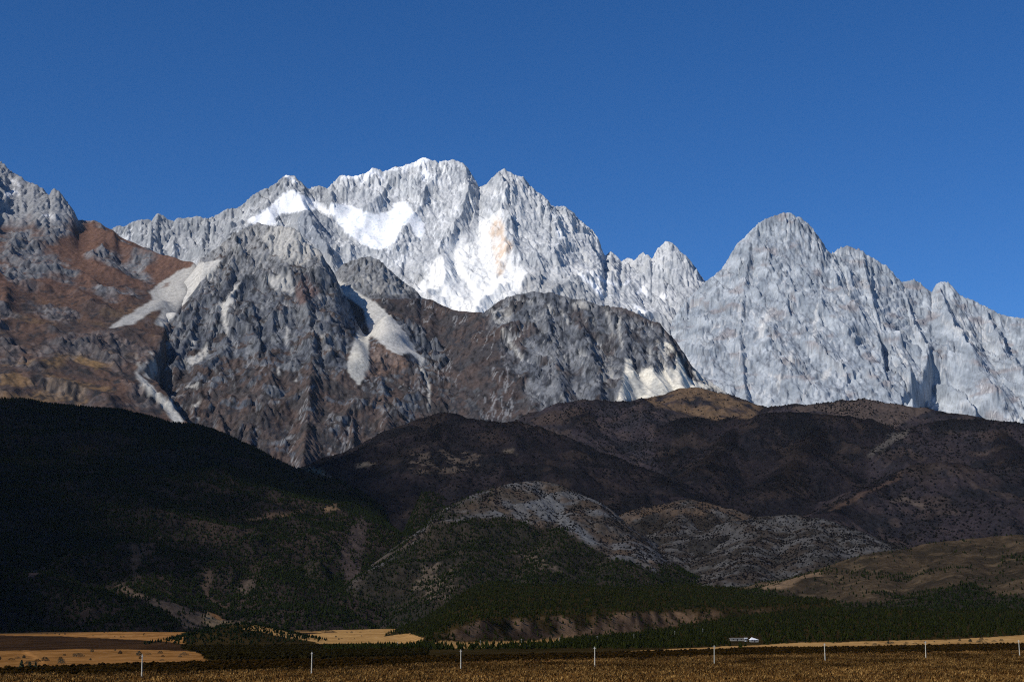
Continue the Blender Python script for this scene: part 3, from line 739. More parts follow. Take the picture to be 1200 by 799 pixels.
for poly, w in ((z7([(350, 265), (365, 262), (372, 290), (400, 330), (440, 380), (460, 410), (440, 400), (400, 350), (355, 295)]), .85), (z7([(680, 140), (720, 128), (750, 140), (780, 170), (700, 165)]), .6),
                (z7([(615, 160), (640, 180), (665, 220), (668, 245), (655, 240), (640, 200)]), .6), (z7([(830, 160), (850, 175), (870, 250), (882, 300), (872, 295), (855, 230)]), .7),
                (z7([(900, 190), (912, 215), (905, 270), (918, 330), (922, 365), (910, 340), (898, 270)]), .7), (z7([(1070, 320), (1100, 330), (1150, 370), (1120, 400), (1135, 450), (1125, 450), (1105, 390)]), .75),
                (z7([(1045, 345), (1055, 360), (1050, 410), (1043, 410)]), .6), (z7([(620, 560), (650, 585), (640, 590)]), .6), (z7([(820, 450), (860, 445), (880, 470), (865, 500), (845, 465)]), .55),
                (z7([(555, 150), (575, 145), (600, 190), (590, 200), (565, 180)]), .55), (z7([(470, 130), (500, 128), (498, 140), (475, 142)]), .5), (z7([(290, 170), (400, 175), (390, 230), (330, 240)]), .5),
                ([(811, 432), (826, 440), (840, 450), (856, 460), (866, 470), (858, 466), (835, 454), (815, 443)], .9),
                (z2([(740, 700), (780, 710), (785, 735), (755, 725)]), .5), (z2([(690, 650), (730, 650), (745, 690), (705, 680)]), .5), (z2([(810, 710), (870, 735), (875, 750), (820, 740)]), .6),
                (z6([(970, 450), (978, 450), (1003, 478), (1018, 560), (1010, 650), (1003, 650), (1008, 560), (994, 485)]), .8),
                (z6([(582, 30), (655, 75), (762, 140), (842, 208), (900, 280), (940, 340), (952, 372), (990, 402), (972, 452), (962, 405), (920, 372), (880, 388), (820, 362), (770, 312), (735, 292), (700, 165), (640, 120), (598, 88)]), 1)):
    alb = patch(alb, (.48, .465, .43), poly, w, (px, py))
rm = sstep(.40, .28, alb[..., 0])
alb = mix(alb, alb * .45, rm * sstep(.18, .42, fbm(A.X * 1.6, A.Z * .8, 34, 4, 439)))
alb = alb * (1 + (.10 + .24 * rm) * fbm(A.X * 1.2, A.Z * .9, 20, 3, 429))[..., None]
ok = alb[..., 0] < .3
alb = mix(alb, C(.028, .030, .036), .75 * ok * cracks(A.X * 1.2 + A.Z * .3, A.Z * .5, 85, 720, .11) * sstep(-.2, .15, fbm(A.X, A.Z, 140, 3, 726)))
alb = mix(alb, C(.27, .27, .275), .6 * ok * (rk[..., 0] > .05) * cracks(A.X * 1.5 - A.Z * .25, A.Z * .4, 100, 728, .06) * sstep(.0, .3, fbm(A.X, A.Z, 160, 3, 734)))
A.mesh('rock_shoulder', alb, M_ROCK, floor=100)

# ================================================================== FOOTHILLS
TREES = []          # (name, label data) filled with tree positions for the woods
def scatter(A, dens, n, seed):
    r = np.random.default_rng(seed)
    x = r.uniform(A.xs[2], A.xs[-3], n); y = r.uniform(A.ys[2], A.ys[-3], n)
    d = A.sample(x, y, dens); keep = r.random(n) < d
    x, y = x[keep], y[keep]
    return np.stack([x, y, A.sample(x, y)], -1)

A = Field(-950, 2350, 3100, 7000, 5.0)
H = (.55, .40, 300, 45)
A.ridges([([(740, 480, 6500), (755, 466, 6500), (787, 462, 6500), (801, 456, 6500), (815, 454, 6500), (843, 461, 6450), (868, 472, 6400), (892, 479, 6350)],) + H,
    ([(880, 482, 6300), (920, 474, 6300), (966, 472, 6300), (990, 468, 6300), (1011, 467, 6300), (1043, 472, 6250), (1078, 477, 6200), (1113, 484, 6150), (1144, 489, 6100), (1200, 500, 6000), (1280, 520, 5900)],) + H,
    ([(600, 500, 6000), (615, 490, 6000), (632, 482, 6000), (662, 472, 6000), (687, 467.5, 6000), (725, 470, 6000), (762, 470, 5950), (780, 479, 5900), (800, 486, 5850), (817, 489, 5800)],) + H,
    ([(687, 467, 6000), (680, 500, 5600), (690, 530, 5300)],) + H,
    ([(800, 490, 5700), (833, 488, 5700), (860, 490, 5650), (900, 485, 5600), (950, 484, 5600), (987, 487, 5550), (1013, 492, 5500), (1033, 497, 5450), (1050, 504, 5400)],) + H,
    ([(870, 489, 5640), (850, 520, 5300), (820, 550, 4950)],) + H, ([(960, 485, 5600), (940, 530, 5100), (900, 570, 4700)],) + H,
    ([(1000, 545, 5100), (1017, 531, 5200), (1040, 517, 5250), (1067, 503, 5300), (1090, 495, 5350), (1117, 492, 5350), (1150, 492, 5300), (1183, 495, 5250), (1220, 500, 5200), (1290, 515, 5100)],) + H,
    ([(1170, 494, 5270), (1190, 540, 4800), (1230, 590, 4400)],) + H,
    ([(340, 556, 5000), (380, 545, 5100), (407, 533, 5200), (433, 520, 5250), (460, 507, 5300), (483, 497, 5300), (507, 488, 5300), (523, 484, 5300), (550, 491, 5250), (567, 492, 5200), (593, 495, 5150), (605, 494, 5150), (627, 500, 5100), (650, 508, 5050),
      (677, 521, 5000), (703, 530, 4950), (740, 545, 4850), (770, 560, 4750)],) + H,
    ([(523, 484, 5300), (505, 515, 5000), (500, 540, 4800)],) + H, ([(605, 494, 5150), (590, 530, 4850), (600, 560, 4600)],) + H,
    ([(967, 602, 4100), (987, 587, 4250), (1017, 571, 4350), (1047, 557, 4450), (1080, 544, 4500), (1100, 541, 4500), (1120, 544, 4500), (1150, 557, 4450), (1183, 573, 4400), (1240, 590, 4350)],) + H])
t = np.clip(A.D / 300, 0.15, 1)
wx = A.X + 60 * fbm(A.X, A.Y, 300, 3, 590); wy = A.Y + 60 * fbm(A.X, A.Y, 300, 3, 595)
A.Z += t * 48 * (ridged(wx, wy, 420, 5, 501, 0.48) - 0.35) + 5 * fbm(wx, wy, 50, 3, 508)
A.erode(4, 25000, 40, 0.25, 8)
px, py = A.warp(4.0, 110, 660)
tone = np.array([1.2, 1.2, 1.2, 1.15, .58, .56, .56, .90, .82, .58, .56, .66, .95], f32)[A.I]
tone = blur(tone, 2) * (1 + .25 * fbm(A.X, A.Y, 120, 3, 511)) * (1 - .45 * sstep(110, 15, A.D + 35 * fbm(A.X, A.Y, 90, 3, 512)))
base = mix(np.broadcast_to(C(.030, .0235, .0245), A.Z.shape + (3,)), C(.020, .0175, .019), sstep(-.3, .3, fbm(A.X, A.Y, 150, 5, 520)))
base = mix(base, C(.046, .034, .030), .6 * sstep(.15, .5, fbm(A.X, A.Y, 90, 5, 524)))
base = mix(base, C(.012, .012, .013), .7 * sstep(.1, .45, fbm(A.X, A.Y, 200, 4, 528)))
base = mix(base, C(.062, .044, .034), .55 * sstep(.12, .42, fbm(A.X, A.Y * .8, 130, 5, 533)))
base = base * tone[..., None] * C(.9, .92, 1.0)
tan = [(775, 478), (748, 464), (790, 455), (815, 450), (845, 458), (895, 477), (880, 489), (835, 491), (810, 487)]
base = patch(base, (.115, .075, .045), tan, .9 * sstep(-.5, .1, fbm(A.X, A.Y, 90, 4, 530)), (px, py))
base = patch(base, (.075, .056, .047), [(920, 478), (960, 474), (1011, 466), (1060, 473), (1090, 480), (1060, 492), (1050, 503), (1030, 495), (985, 485), (940, 482)], .8, (px, py))
for poly, c, w in (([(1015, 533), (1030, 520), (1050, 508), (1068, 503), (1066, 508), (1045, 520), (1025, 531)], (0.081, 0.071, 0.062), .7),
                ([(620, 492), (645, 480), (680, 476), (690, 482), (660, 495), (630, 500)], (.048, .034, .028), .7),
                ([(480, 533), (520, 527), (560, 530), (565, 545), (530, 555), (490, 556), (478, 545)], (0.081, 0.062, 0.048), .7 * sstep(-.1, .3, fbm(A.X, A.Y, 40, 3, 541))),
                ([(416, 545), (428, 541), (440, 543), (428, 548), (418, 550)], (.26, .19, .12), .8),
                ([(350, 546), (365, 545), (390, 560), (385, 562), (365, 553)], (.22, .16, .10), .9), ([(590, 527), (603, 526), (606, 531), (595, 532)], (0.099, 0.081, 0.062), .7),
                ([(968, 600), (985, 590), (1005, 580), (1025, 572), (1048, 560), (1055, 553), (1058, 560), (1040, 568), (1015, 580), (990, 592)], (0.071, 0.046, 0.034), .7),
                ([(1035, 588), (1060, 580), (1085, 592), (1080, 596), (1060, 586)], (0.081, 0.062, 0.050), .7), ([(1040, 508), (1060, 505), (1030, 535)], (.06, .055, .05), .5)):
    base = patch(base, c, poly, w, (px, py))
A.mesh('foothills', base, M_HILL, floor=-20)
dens = sstep(-.25, .3, fbm(A.X, A.Y, 260, 4, 560)) * .8 + .15
dens *= np.where(inpoly(px, py, tan), .25, 1)
TREES.append(('scrub_wood', scatter(A, dens, 110000, 31), (2.5, 6.5), 'scrub'))

# ================================================================== LEFT FOREST HILL
SKY6 = [(-80, 470), (0, 467), (20, 467), (33, 468), (57, 473), (100, 477), (140, 480), (173, 487), (200, 495), (233, 498), (260, 507), (280, 517), (300, 525), (317, 535), (333, 543), (360, 553), (383, 560), (400, 563), (420, 572), (445, 590), (470, 620)]
def dep6(px): return float(np.interp(px, [-80, 200, 400, 470], [4900, 4800, 4500, 4100]))
A = Field(-2050, -180, 2300, 5400, 4.5)
H = (.40, .30, 400, 60)
A.ridges([([(p, q, dep6(p)) for p, q in SKY6],) + H,
    ([(57, 473, 4870), (70, 520, 4350), (60, 570, 3850), (40, 640, 3300), (30, 700, 2850)],) + H,
    ([(200, 495, 4800), (190, 545, 4250), (200, 600, 3700), (175, 650, 3250), (165, 700, 2850), (150, 728, 2600)],) + H,
    ([(300, 525, 4680), (300, 570, 4150), (310, 620, 3650), (320, 670, 3200), (345, 710, 2850)],) + H,
    ([(383, 560, 4540), (380, 610, 3950), (390, 660, 3450), (400, 700, 3050)],) + H,
    ([(-80, 660, 3000), (-20, 662, 2950), (40, 672, 2900), (100, 690, 2850), (150, 712, 2750)],) + H])
t = np.clip(A.D / 300, 0.15, 1)
wx = A.X + 60 * fbm(A.X, A.Y, 300, 3, 690); wy = A.Y + 60 * fbm(A.X, A.Y, 300, 3, 695)
A.Z += t * 45 * (ridged(wx, wy, 430, 5, 601, 0.48) - 0.35) + 3 * fbm(wx, wy, 40, 3, 608)
A.erode(3, 25000, 40, 0.22, 9)
A.fit(SKY6, 40)
px, py = A.warp(5.0, 110, 760)
base = mix(np.broadcast_to(C(.018, .014, .012), A.Z.shape + (3,)), C(.028, .020, .016), sstep(-.3, .3, fbm(A.X, A.Y, 130, 5, 620)))
clear = np.zeros(A.Z.shape, f32)
for poly, c, w in (([(136, 684), (150, 688), (175, 697), (200, 705), (225, 715), (250, 722), (290, 728), (310, 735), (215, 735), (195, 715), (165, 702), (145, 693)], (.10, .07, .048), .9),
                ([(234, 722), (245, 718), (258, 722), (272, 733), (250, 735), (238, 732)], (.30, .20, .10), .9), ([(246, 717), (258, 720), (262, 726), (250, 724)], (.34, .15, .05), .9),
                ([(152, 640), (180, 635), (185, 648), (165, 655), (160, 672), (168, 680), (155, 676), (152, 655)], (.06, .042, .03), .8),
                ([(236, 665), (248, 668), (245, 690), (250, 700), (266, 712), (268, 720), (255, 708), (240, 695)], (.07, .048, .034), .8),
                ([(283, 612), (310, 604), (330, 601), (352, 597), (358, 594), (352, 601), (330, 606), (300, 611)], (.14, .085, .048), .8),
                ([(380, 596), (395, 591), (398, 596), (384, 600)], (.14, .09, .05), .8), ([(275, 690), (295, 678), (300, 685), (285, 695)], (.08, .06, .045), .6),
                ([(20, 675), (40, 668), (58, 664), (60, 668), (40, 674)], (.075, .052, .045), .7), ([(100, 553), (108, 550), (106, 556), (100, 557)], (.10, .06, .045), .7),
                ([(400, 640), (412, 620), (425, 600), (432, 610), (425, 650), (415, 690), (408, 695), (402, 670)], (.055, .041, .036), .75)):
    base = patch(base, c, poly, w, (px, py))
    clear = np.maximum(clear, blur(inpoly(px, py, poly).astype(f32), 1) * .85)
A.mesh('forest_hill', base, M_HILL, floor=-20)
dens = (1 - clear) * (.45 + .55 * sstep(-.3, .2, fbm(A.X, A.Y, 170, 5, 660)))
TREES.append(('pine_forest', scatter(A, dens * (A.Z > 0), 190000, 32), (4, 8), 'pine'))

# ================================================================== SPECKLED LIMESTONE HILL (centre)
SKY7 = [(400, 690), (440, 655), (475, 632), (497, 617), (507, 603), (527, 592), (557, 578), (583, 570), (600, 566), (617, 564), (633, 563), (645, 565), (657, 568), (683, 580), (703, 588), (720, 600), (733, 612), (750, 622), (770, 637), (785, 652), (800, 665), (840, 680)]
A = Field(-560, 640, 2300, 4600, 3.5)
H = (.55, .38, 220, 45)
A.ridges([([(p, q, float(np.interp(p, [400, 630, 840], [3100, 3900, 3300]))) for p, q in SKY7],) + H,
    ([(600, 566, 3860), (570, 610, 3500), (550, 650, 3200), (540, 690, 2900), (535, 712, 2700)],) + H,
    ([(683, 580, 3750), (660, 620, 3450), (640, 660, 3150), (620, 695, 2850)],) + H,
    ([(740, 616, 3560), (730, 650, 3300), (715, 680, 3000)],) + H])
t = np.clip(A.D / 200, 0.15, 1)
wx = A.X + 40 * fbm(A.X, A.Y, 200, 3, 790); wy = A.Y + 40 * fbm(A.X, A.Y, 200, 3, 795)
A.Z += t * 26 * (ridged(wx, wy, 260, 5, 701, 0.5) - 0.35) + 2.5 * fbm(wx, wy, 30, 3, 708)
A.erode(3, 25000, 36, 0.25, 10)
A.fit(SKY7, 30)
px, py = A.warp(5.0, 90, 860)
fl = mix(np.broadcast_to(C(.018, .016, .012), A.Z.shape + (3,)), C(.028, .022, .016), sstep(-.3, .3, fbm(A.X, A.Y, 100, 5, 720)))
kar = mix(np.broadcast_to(C(.050, .040, .032), A.Z.shape + (3,)), C(.082, .080, .080), sstep(-.2, .25, fbm(A.X, A.Y, 100, 5, 724)))
kar = mix(kar, C(.06, .042, .03), .7 * sstep(.1, .4, fbm(A.X, A.Y, 60, 4, 727)))
karst = [(470, 640), (497, 615), (507, 598), (530, 585), (583, 562), (633, 555), (690, 575), (735, 605), (770, 632), (800, 662), (770, 668), (740, 660), (715, 655), (690, 640), (665, 625), (640, 617), (610, 612), (590, 608), (560, 605), (530, 612), (505, 622), (480, 645), (460, 655), (440, 665), (420, 690), (408, 690), (425, 650)]
km = blur(inpoly(px, py, karst).astype(f32), 2)
km = km * (1 - .75 * sstep(590, 520, px) * sstep(-.25, .1, fbm(A.X, A.Y, 60, 4, 729)))
alb = mix(fl, kar, km)
alb = patch(alb, (.105, .107, .11), [(617, 590), (640, 580), (660, 590), (665, 605), (690, 625), (705, 640), (690, 640), (670, 620), (650, 610), (630, 605)], .8, (px, py))
for poly in ([(490, 665), (520, 655), (535, 672), (530, 700), (500, 703), (485, 690)], [(600, 645), (640, 655), (660, 670), (630, 668)], [(565, 665), (575, 690), (568, 700)]):
    alb = patch(alb, (.10, .075, .055), poly, .7 * sstep(-.2, .2, fbm(A.X, A.Y, 25, 3, 733)), (px, py))
A.mesh('limestone_hill', alb, M_HILL, floor=-20)
sp = sstep(.0, .25, fbm(A.X, A.Y, 70, 4, 760))
fdens = (1 - km) * (.55 + .45 * sstep(-.3, .2, fbm(A.X, A.Y, 120, 4, 762)))
TREES.append(('pine_forest', scatter(A, fdens * (A.Z > 5), 75000, 33), (3.5, 7), 'pine'))
TREES.append(('hillside_scrub', scatter(A, km * (.2 + .6 * sp), 80000, 34), (1.8, 4.2), 'scrub'))

# ================================================================== SMALL SPECKLED HILLS
A = Field(120, 1250, 2900, 4700, 3.5)
H = (.45, .36, 180, 40)
A.ridges([([(715, 625, 4000), (732, 607, 4100), (745, 600, 4150), (760, 594, 4150), (775, 592, 4150), (790, 590, 4150), (805, 585, 4150), (817, 587, 4150), (830, 594, 4100), (850, 602, 4050), (880, 612, 3950)],) + H,
    ([(770, 655, 3500), (785, 642, 3650), (800, 633, 3750), (825, 625, 3800), (850, 617, 3820), (867, 610, 3820), (893, 605, 3820), (923, 603, 3820), (950, 607, 3780), (973, 617, 3700), (993, 627, 3600), (1013, 638, 3500), (1040, 655, 3350)],) + H,
    ([(805, 585, 4150), (795, 615, 3900)],) + H, ([(893, 605, 3820), (880, 640, 3500), (870, 670, 3200)],) + H, ([(950, 607, 3780), (955, 650, 3350)],) + H])
t = np.clip(A.D / 160, 0.15, 1)
wx = A.X + 30 * fbm(A.X, A.Y, 160, 3, 890); wy = A.Y + 30 * fbm(A.X, A.Y, 160, 3, 895)
A.Z += t * 20 * (ridged(wx, wy, 200, 5, 801, 0.5) - 0.35) + 2.5 * fbm(wx, wy, 25, 3, 808)
A.erode(3, 15000, 36, 0.25, 11)
px, py = A.warp(4.0, 70, 960)
kar = mix(np.broadcast_to(C(.036, .029, .024), A.Z.shape + (3,)), C(.064, .061, .059), sstep(-.2, .25, fbm(A.X, A.Y, 60, 5, 824)))
kar = mix(kar, C(.085, .058, .04), .8 * sstep(610, 590, py) * sstep(-.2, .2, fbm(A.X, A.Y, 60, 4, 827)))
kar = mix(kar, C(.022, .02, .018), .7 * sstep(.05, .35, fbm(A.X, A.Y, 90, 4, 829)))
kar = mix(kar, C(.075, .050, .033), .7 * (A.I == 0) * sstep(-.3, .1, fbm(A.X, A.Y, 70, 4, 833)))
kar = mix(kar, C(.075, .073, .072), .6 * (A.I == 1) * sstep(-.2, .2, fbm(A.X, A.Y, 50, 4, 836)))
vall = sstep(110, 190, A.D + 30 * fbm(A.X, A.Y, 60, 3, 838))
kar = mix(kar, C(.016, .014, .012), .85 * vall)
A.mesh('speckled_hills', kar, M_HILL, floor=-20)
TREES.append(('hillside_scrub', scatter(A, (.2 + .5 * sstep(-.1, .3, fbm(A.X, A.Y, 60, 4, 860))) * (A.Z > 40), 75000, 35), (1.8, 4.2), 'scrub'))

# ================================================================== NEAR BROWN HILL (right)
A = Field(380, 1500, 1900, 3700, 3.2)
H = (.34, .26, 220, 45)
A.ridges([([(900, 700, 2700), (943, 677, 2850), (965, 670, 2950), (987, 663, 3000), (1017, 654, 3050), (1047, 645, 3080), (1080, 642, 3100), (1117, 633, 3100), (1167, 628, 3100), (1200, 627, 3050), (1270, 625, 3000), (1330, 630, 2950)],) + H,
    ([(1047, 645, 3080), (1030, 680, 2750), (1020, 705, 2450)],) + H, ([(1150, 630, 3100), (1130, 665, 2750), (1110, 690, 2500), (1100, 712, 2300)],) + H,
    ([(1200, 627, 3050), (1215, 665, 2650), (1220, 700, 2350)],) + H])
t = np.clip(A.D / 200, 0.15, 1)
wx = A.X + 40 * fbm(A.X, A.Y, 180, 3, 990); wy = A.Y + 40 * fbm(A.X, A.Y, 180, 3, 995)
A.Z += t * 20 * (ridged(wx, wy, 240, 5, 901, 0.5) - 0.35) + 1.5 * fbm(wx, wy, 25, 3, 908)
A.erode(3, 20000, 36, 0.25, 12)
px, py = A.warp(5.0, 70, 1060)
base = mix(np.broadcast_to(C(.045, .032, .020), A.Z.shape + (3,)), C(.026, .020, .0135), sstep(-.3, .3, fbm(A.X, A.Y, 110, 5, 920)))
base = mix(base, C(.074, .052, .031), .7 * sstep(.15, .4, fbm(A.X, A.Y, 50, 4, 924)))
flr = C(.02, .017, .012)
low = sstep(-4, 6, py - np.interp(px, [900, 960, 1000, 1050, 1100, 1140, 1160, 1200, 1260], [690, 706, 708, 703, 690, 681, 696, 700, 700]) + 5 * fbm(A.X, A.Y, 60, 3, 930))
alb = mix(base, flr, low)
alb = patch(alb, (.15, .10, .06), [(885, 688), (910, 683), (940, 674), (962, 669), (963, 673), (940, 681), (915, 690)], .8, (px, py))
alb = patch(alb, (.22, .14, .08), [(1115, 731), (1140, 731), (1160, 733), (1175, 739), (1165, 739), (1140, 734)], .8, (px, py))
alb = patch(alb, (.30, .12, .06), [(1152, 727), (1158, 730), (1156, 733)], .9, (px, py))
A.mesh('brown_hill', alb, M_HILL, floor=-10)
dens = np.maximum(low * (.8 + .2 * sstep(-.2, .2, fbm(A.X, A.Y, 80, 3, 961))), .03 + .35 * sstep(.2, .4, fbm(A.X + A.Y * .4, A.Y * .5, 120, 4, 960)))
TREES.append(('pine_forest', scatter(A, dens * (A.Z > 0), 70000, 36), (3, 6), 'pine'))

# ================================================================== THE PLAIN
def plain_z(X, Y):
    X = np.asarray(X, float); Y = np.asarray(Y, float)
    z = 18.2 * (1 - sstep(0, 260, Y))                                   # the road bank the camera stands on
    z = z + 0.008 * (X + 140) * sstep(200, 600, Y) * (1 - sstep(1500, 2600, Y))
    z = z + 0.010 * np.maximum(Y - 1900, 0) * (1 - sstep(3500, 6000, Y))
    z = z + (1.2 + 2 * sstep(1700, 2400, Y)) * fbm(X, Y, 420, 3, 1200) * sstep(500, 1300, Y) + .4 * fbm(X, Y, 30, 3, 1204)
    # wooded knoll left of centre
    w = at(285, 735, 1620)
    z = z + 20.0 * np.exp(-(((X - w[0]) / 62) ** 2) - ((Y - 1620) / 120) ** 2)
    # gravel fan that rises to the right, and behind it a flat wooded terrace ending in an eroded scarp
    u = X / np.maximum(Y, 1)
    z = z + 0.034 * sstep(0.0, .2, u) * np.clip(Y - 1350, 0, 1400)
    gul = ridged(X, Y * .35, 46, 4, 1212, .6)
    ye = 1750 + 3700 * np.clip(u, -.1, .24) + 95 * noise(X / 150 + .37, X * 0, 1210) + 45 * gul - 20
    side = sstep(-0.075, -0.01, u) * sstep(0.222, 0.20, u)
    top = 25 + 120 * np.clip(u, 0, .25) + 0.055 * np.maximum(Y - ye, 0)
    g = sstep(-70 - 60 * gul, 12, Y - ye)
    z = z + (np.maximum(top - z, 0)) * g * side * (1 - sstep(3300, 4200, Y))
    return z

rows = np.concatenate([np.linspace(-400, 400, 60), 1.0 / np.linspace(1 / 405.0, 1 / 4200.0, 620), np.geomspace(4300, 42000, 60)])
us = np.linspace(-0.62, 0.62, 1500)
YY, UU = np.meshgrid(rows, us, indexing='ij')
XX = UU * (np.maximum(YY, 0) + 700)
ZZ = plain_z(XX, YY)
ZZ = np.where(YY > 4300, np.minimum(ZZ, 20), ZZ)
px, py = bearing(XX, np.maximum(YY, 1), ZZ)
px = px + 4 * fbm(XX, YY * .3, 30, 3, 1300); py = py + .9 * fbm(XX, YY * .25, 40, 3, 1305)
STOP = ([-400, 0, 60, 150, 250, 400, 500, 600, 700, 800, 900, 1000, 1100, 1200, 1600], [786, 782, 780, 777, 774, 771, 768, 766, 764, 761, 758, 757, 755, 753, 745])
SBOT = ([-400, 0, 150, 300, 400, 500, 600, 700, 800, 900, 1000, 1100, 1200, 1600], [795, 791, 789, 786, 782, 778, 775, 773, 770, 768, 766, 765, 763, 757])
st = np.interp(px, *STOP); sb = np.interp(px, *SBOT)
near = YY < 1500
n1 = fbm(XX, YY, 60, 5, 1310); n2 = fbm(XX, YY, 12, 4, 1315)
GR = mix(mix(np.broadcast_to(C(.080, .036, .008), XX.shape + (3,)), C(.050, .022, .006), sstep(-.3, .3, n1)), C(.15, .078, .019), .6 * sstep(.1, .5, n2))
FL = mix(np.broadcast_to(C(.020, .014, .005), XX.shape + (3,)), C(.030, .020, .007), sstep(-.3, .3, n1))
TAN = mix(mix(np.broadcast_to(C(.36, .205, .072), XX.shape + (3,)), C(.27, .145, .048), sstep(-.3, .3, n1)), C(.42, .25, .10), .6 * sstep(.1, .5, n2))
TANL = mix(mix(np.broadcast_to(C(.24, .112, .034), XX.shape + (3,)), C(.16, .072, .020), sstep(-.3, .3, n1)), C(.30, .155, .055), .6 * sstep(.1, .5, n2))
PUR = mix(np.broadcast_to(C(.040, .021, .010), XX.shape + (3,)), C(.024, .013, .007), sstep(-.3, .3, n1))
alb = FL.copy()
def zone(alb, col, m): return alb + (col - alb) * np.asarray(m, f32)[..., None]
fg = (py > sb) | (YY < 620)
strip = (py > st) & (py <= sb) & ~fg
def ip(poly): return inpoly(px, py, poly)
tanA = ip([(-500, 762), (0, 762), (100, 760), (190, 760), (222, 762), (236, 766), (246, 774), (240, 777), (150, 779), (60, 783), (0, 785), (-500, 788)])
purp = ip([(-500, 744), (0, 744), (60, 745), (120, 747), (190, 751), (216, 754), (222, 762), (100, 760), (0, 762), (-500, 762)])
tanB = ip([(-500, 736), (0, 737), (100, 737), (215, 737), (216, 754), (190, 751), (120, 747), (60, 745), (0, 744), (-500, 744)])
tanC = ip([(285, 737), (300, 731), (350, 727), (420, 730), (480, 731), (465, 738), (450, 745), (480, 742), (500, 748), (480, 757), (420, 758), (385, 760), (370, 752), (335, 747), (310, 741)])
tanD = ip([(690, 765), (760, 761.2), (830, 757.8), (890, 755.3), (940, 753), (1000, 751.5), (1100, 749), (1200, 744), (1500, 738), (1500, 750), (1200, 754), (1100, 756), (1000, 758), (950, 758.5), (870, 758), (800, 763), (700, 767)])
tanE = ip([(500, 757), (520, 750), (560, 752), (620, 750), (680, 745), (660, 752), (600, 757), (540, 760)])
tl = ((np.abs(py - sb + .5) < 1.2) & (px > 540) & (n1 > -.25)) | ((np.abs(py - sb) < 1.3) & (px < 200) & (n1 > .05))
for m, col in ((tanA, TANL), (purp, PUR), (tanB, TANL * 1.15), (tanC, TAN), (tanD, TAN), (tanE, TAN * .8)):
    alb = zone(alb, col, m)
alb = zone(alb, PUR * 1.3, ip([(330, 737), (380, 735), (395, 741), (350, 743)]) & (n1 > -.2))
alb = zone(alb, TANL * 1.5, ip([(25, 763), (35, 764), (48, 772), (58, 780), (50, 780), (42, 773)]))
alb = zone(alb, FL, strip)
alb = zone(alb, GR, fg)
alb = zone(alb, GR * 1.5, fg * sstep(690, 600, YY + 60 * n1))
alb = zone(alb, TANL, tl & (YY < 1600))
# eroded scarp of the terrace
gzy, gzx = np.gradient(ZZ)[0] / np.gradient(YY)[0], np.gradient(ZZ)[1]
scarp = sstep(.10, .3, gzy) * (YY > 1550) * (YY < 2700) * sstep(-.25, .1, fbm(XX, YY * .5, 45, 4, 1319))
alb = zone(alb, mix(np.broadcast_to(C(.14, .085, .048), XX.shape + (3,)), C(.045, .028, .018), sstep(-.2, .25, fbm(XX * 2, YY * .4, 40, 4, 1320))), scarp)
ny, nx = XX.shape
jj, ii = np.meshgrid(np.arange(ny - 1), np.arange(nx - 1), indexing='ij')
a = (jj * nx + ii).ravel()
raw_mesh('ground', np.stack([XX, YY, ZZ], -1).reshape(-1, 3), np.stack([a, a + 1, a + 1 + nx, a + nx], -1), M_PLAIN, alb.reshape(-1, 3), 'structure')

# ------------------------------------------------------------------ woods, scrub and grass that read as one mass
def crowns(pos, size, kind, seed, col_lo, col_hi):
    """Many small crowns as one mesh: ragged cones (pines) or low domes (scrub), each with its own size, lean and colour."""
    r = np.random.default_rng(seed); n = len(pos)
    h = r.uniform(size[0], size[1], n)
    w = h * (r.uniform(.24, .36, n) if kind == 'pine' else r.uniform(.45, .75, n))
    if kind == 'scrub': h = h * .75
    ns = 5
    ang = r.random(n)[:, None] * 6.283 + np.arange(ns)[None] * 6.283 / ns
    V = np.zeros((n, 2 * ns + 1, 3), f32)
    lo, mid = (.12, .45) if kind == 'pine' else (-.05, .6)
    for lvl, zf, rf in ((0, lo, 1.0), (1, mid, .68 if kind == 'pine' else .8)):
        rad = w[:, None] * rf * r.uniform(.6, 1.35, (n, ns))
        V[:, lvl * ns:(lvl + 1) * ns, 0] = np.cos(ang + lvl * .6) * rad
        V[:, lvl * ns:(lvl + 1) * ns, 1] = np.sin(ang + lvl * .6) * rad
        V[:, lvl * ns:(lvl + 1) * ns, 2] = h[:, None] * (zf + r.uniform(-.08, .08, (n, ns)))
    V[:, 2 * ns, 2] = h; V[:, 2 * ns, 0] = r.normal(0, .08, n) * h; V[:, 2 * ns, 1] = r.normal(0, .08, n) * h
    V += pos[:, None, :].astype(f32)
    T = []
    for i in range(ns):
        j = (i + 1) % ns
        T += [(i, j, ns + j), (i, ns + j, ns + i), (ns + i, ns + j, 2 * ns)]
    T = np.array(T)
    Q = (np.arange(n)[:, None, None] * (2 * ns + 1) + T[None]).reshape(-1, 3)
    c = np.array(col_lo)[None] + (np.array(col_hi) - np.array(col_lo))[None] * r.random(n)[:, None] ** 1.5
    c = c * r.uniform(.8, 1.2, (n, 1))
    return V.reshape(-1, 3), Q, np.repeat(c, 2 * ns + 1, 0)

M_LEAF = earth_material('foliage', 1.5, 0, 0.3, 1.0, 0.0)
PINE = ((.006, .0085, .0025), (.0145, .020, .0045)); SCRUB = ((.006, .0055, .006), (.017, .0145, .014))
for k, (nm, pos, size, kind) in enumerate(TREES):
    lo, hi = PINE if kind == 'pine' else SCRUB
    V, Q, c = crowns(pos, size, kind, 400 + k, lo, hi)
    raw_mesh(nm, V, Q, M_LEAF, c, 'stuff', smooth=False)

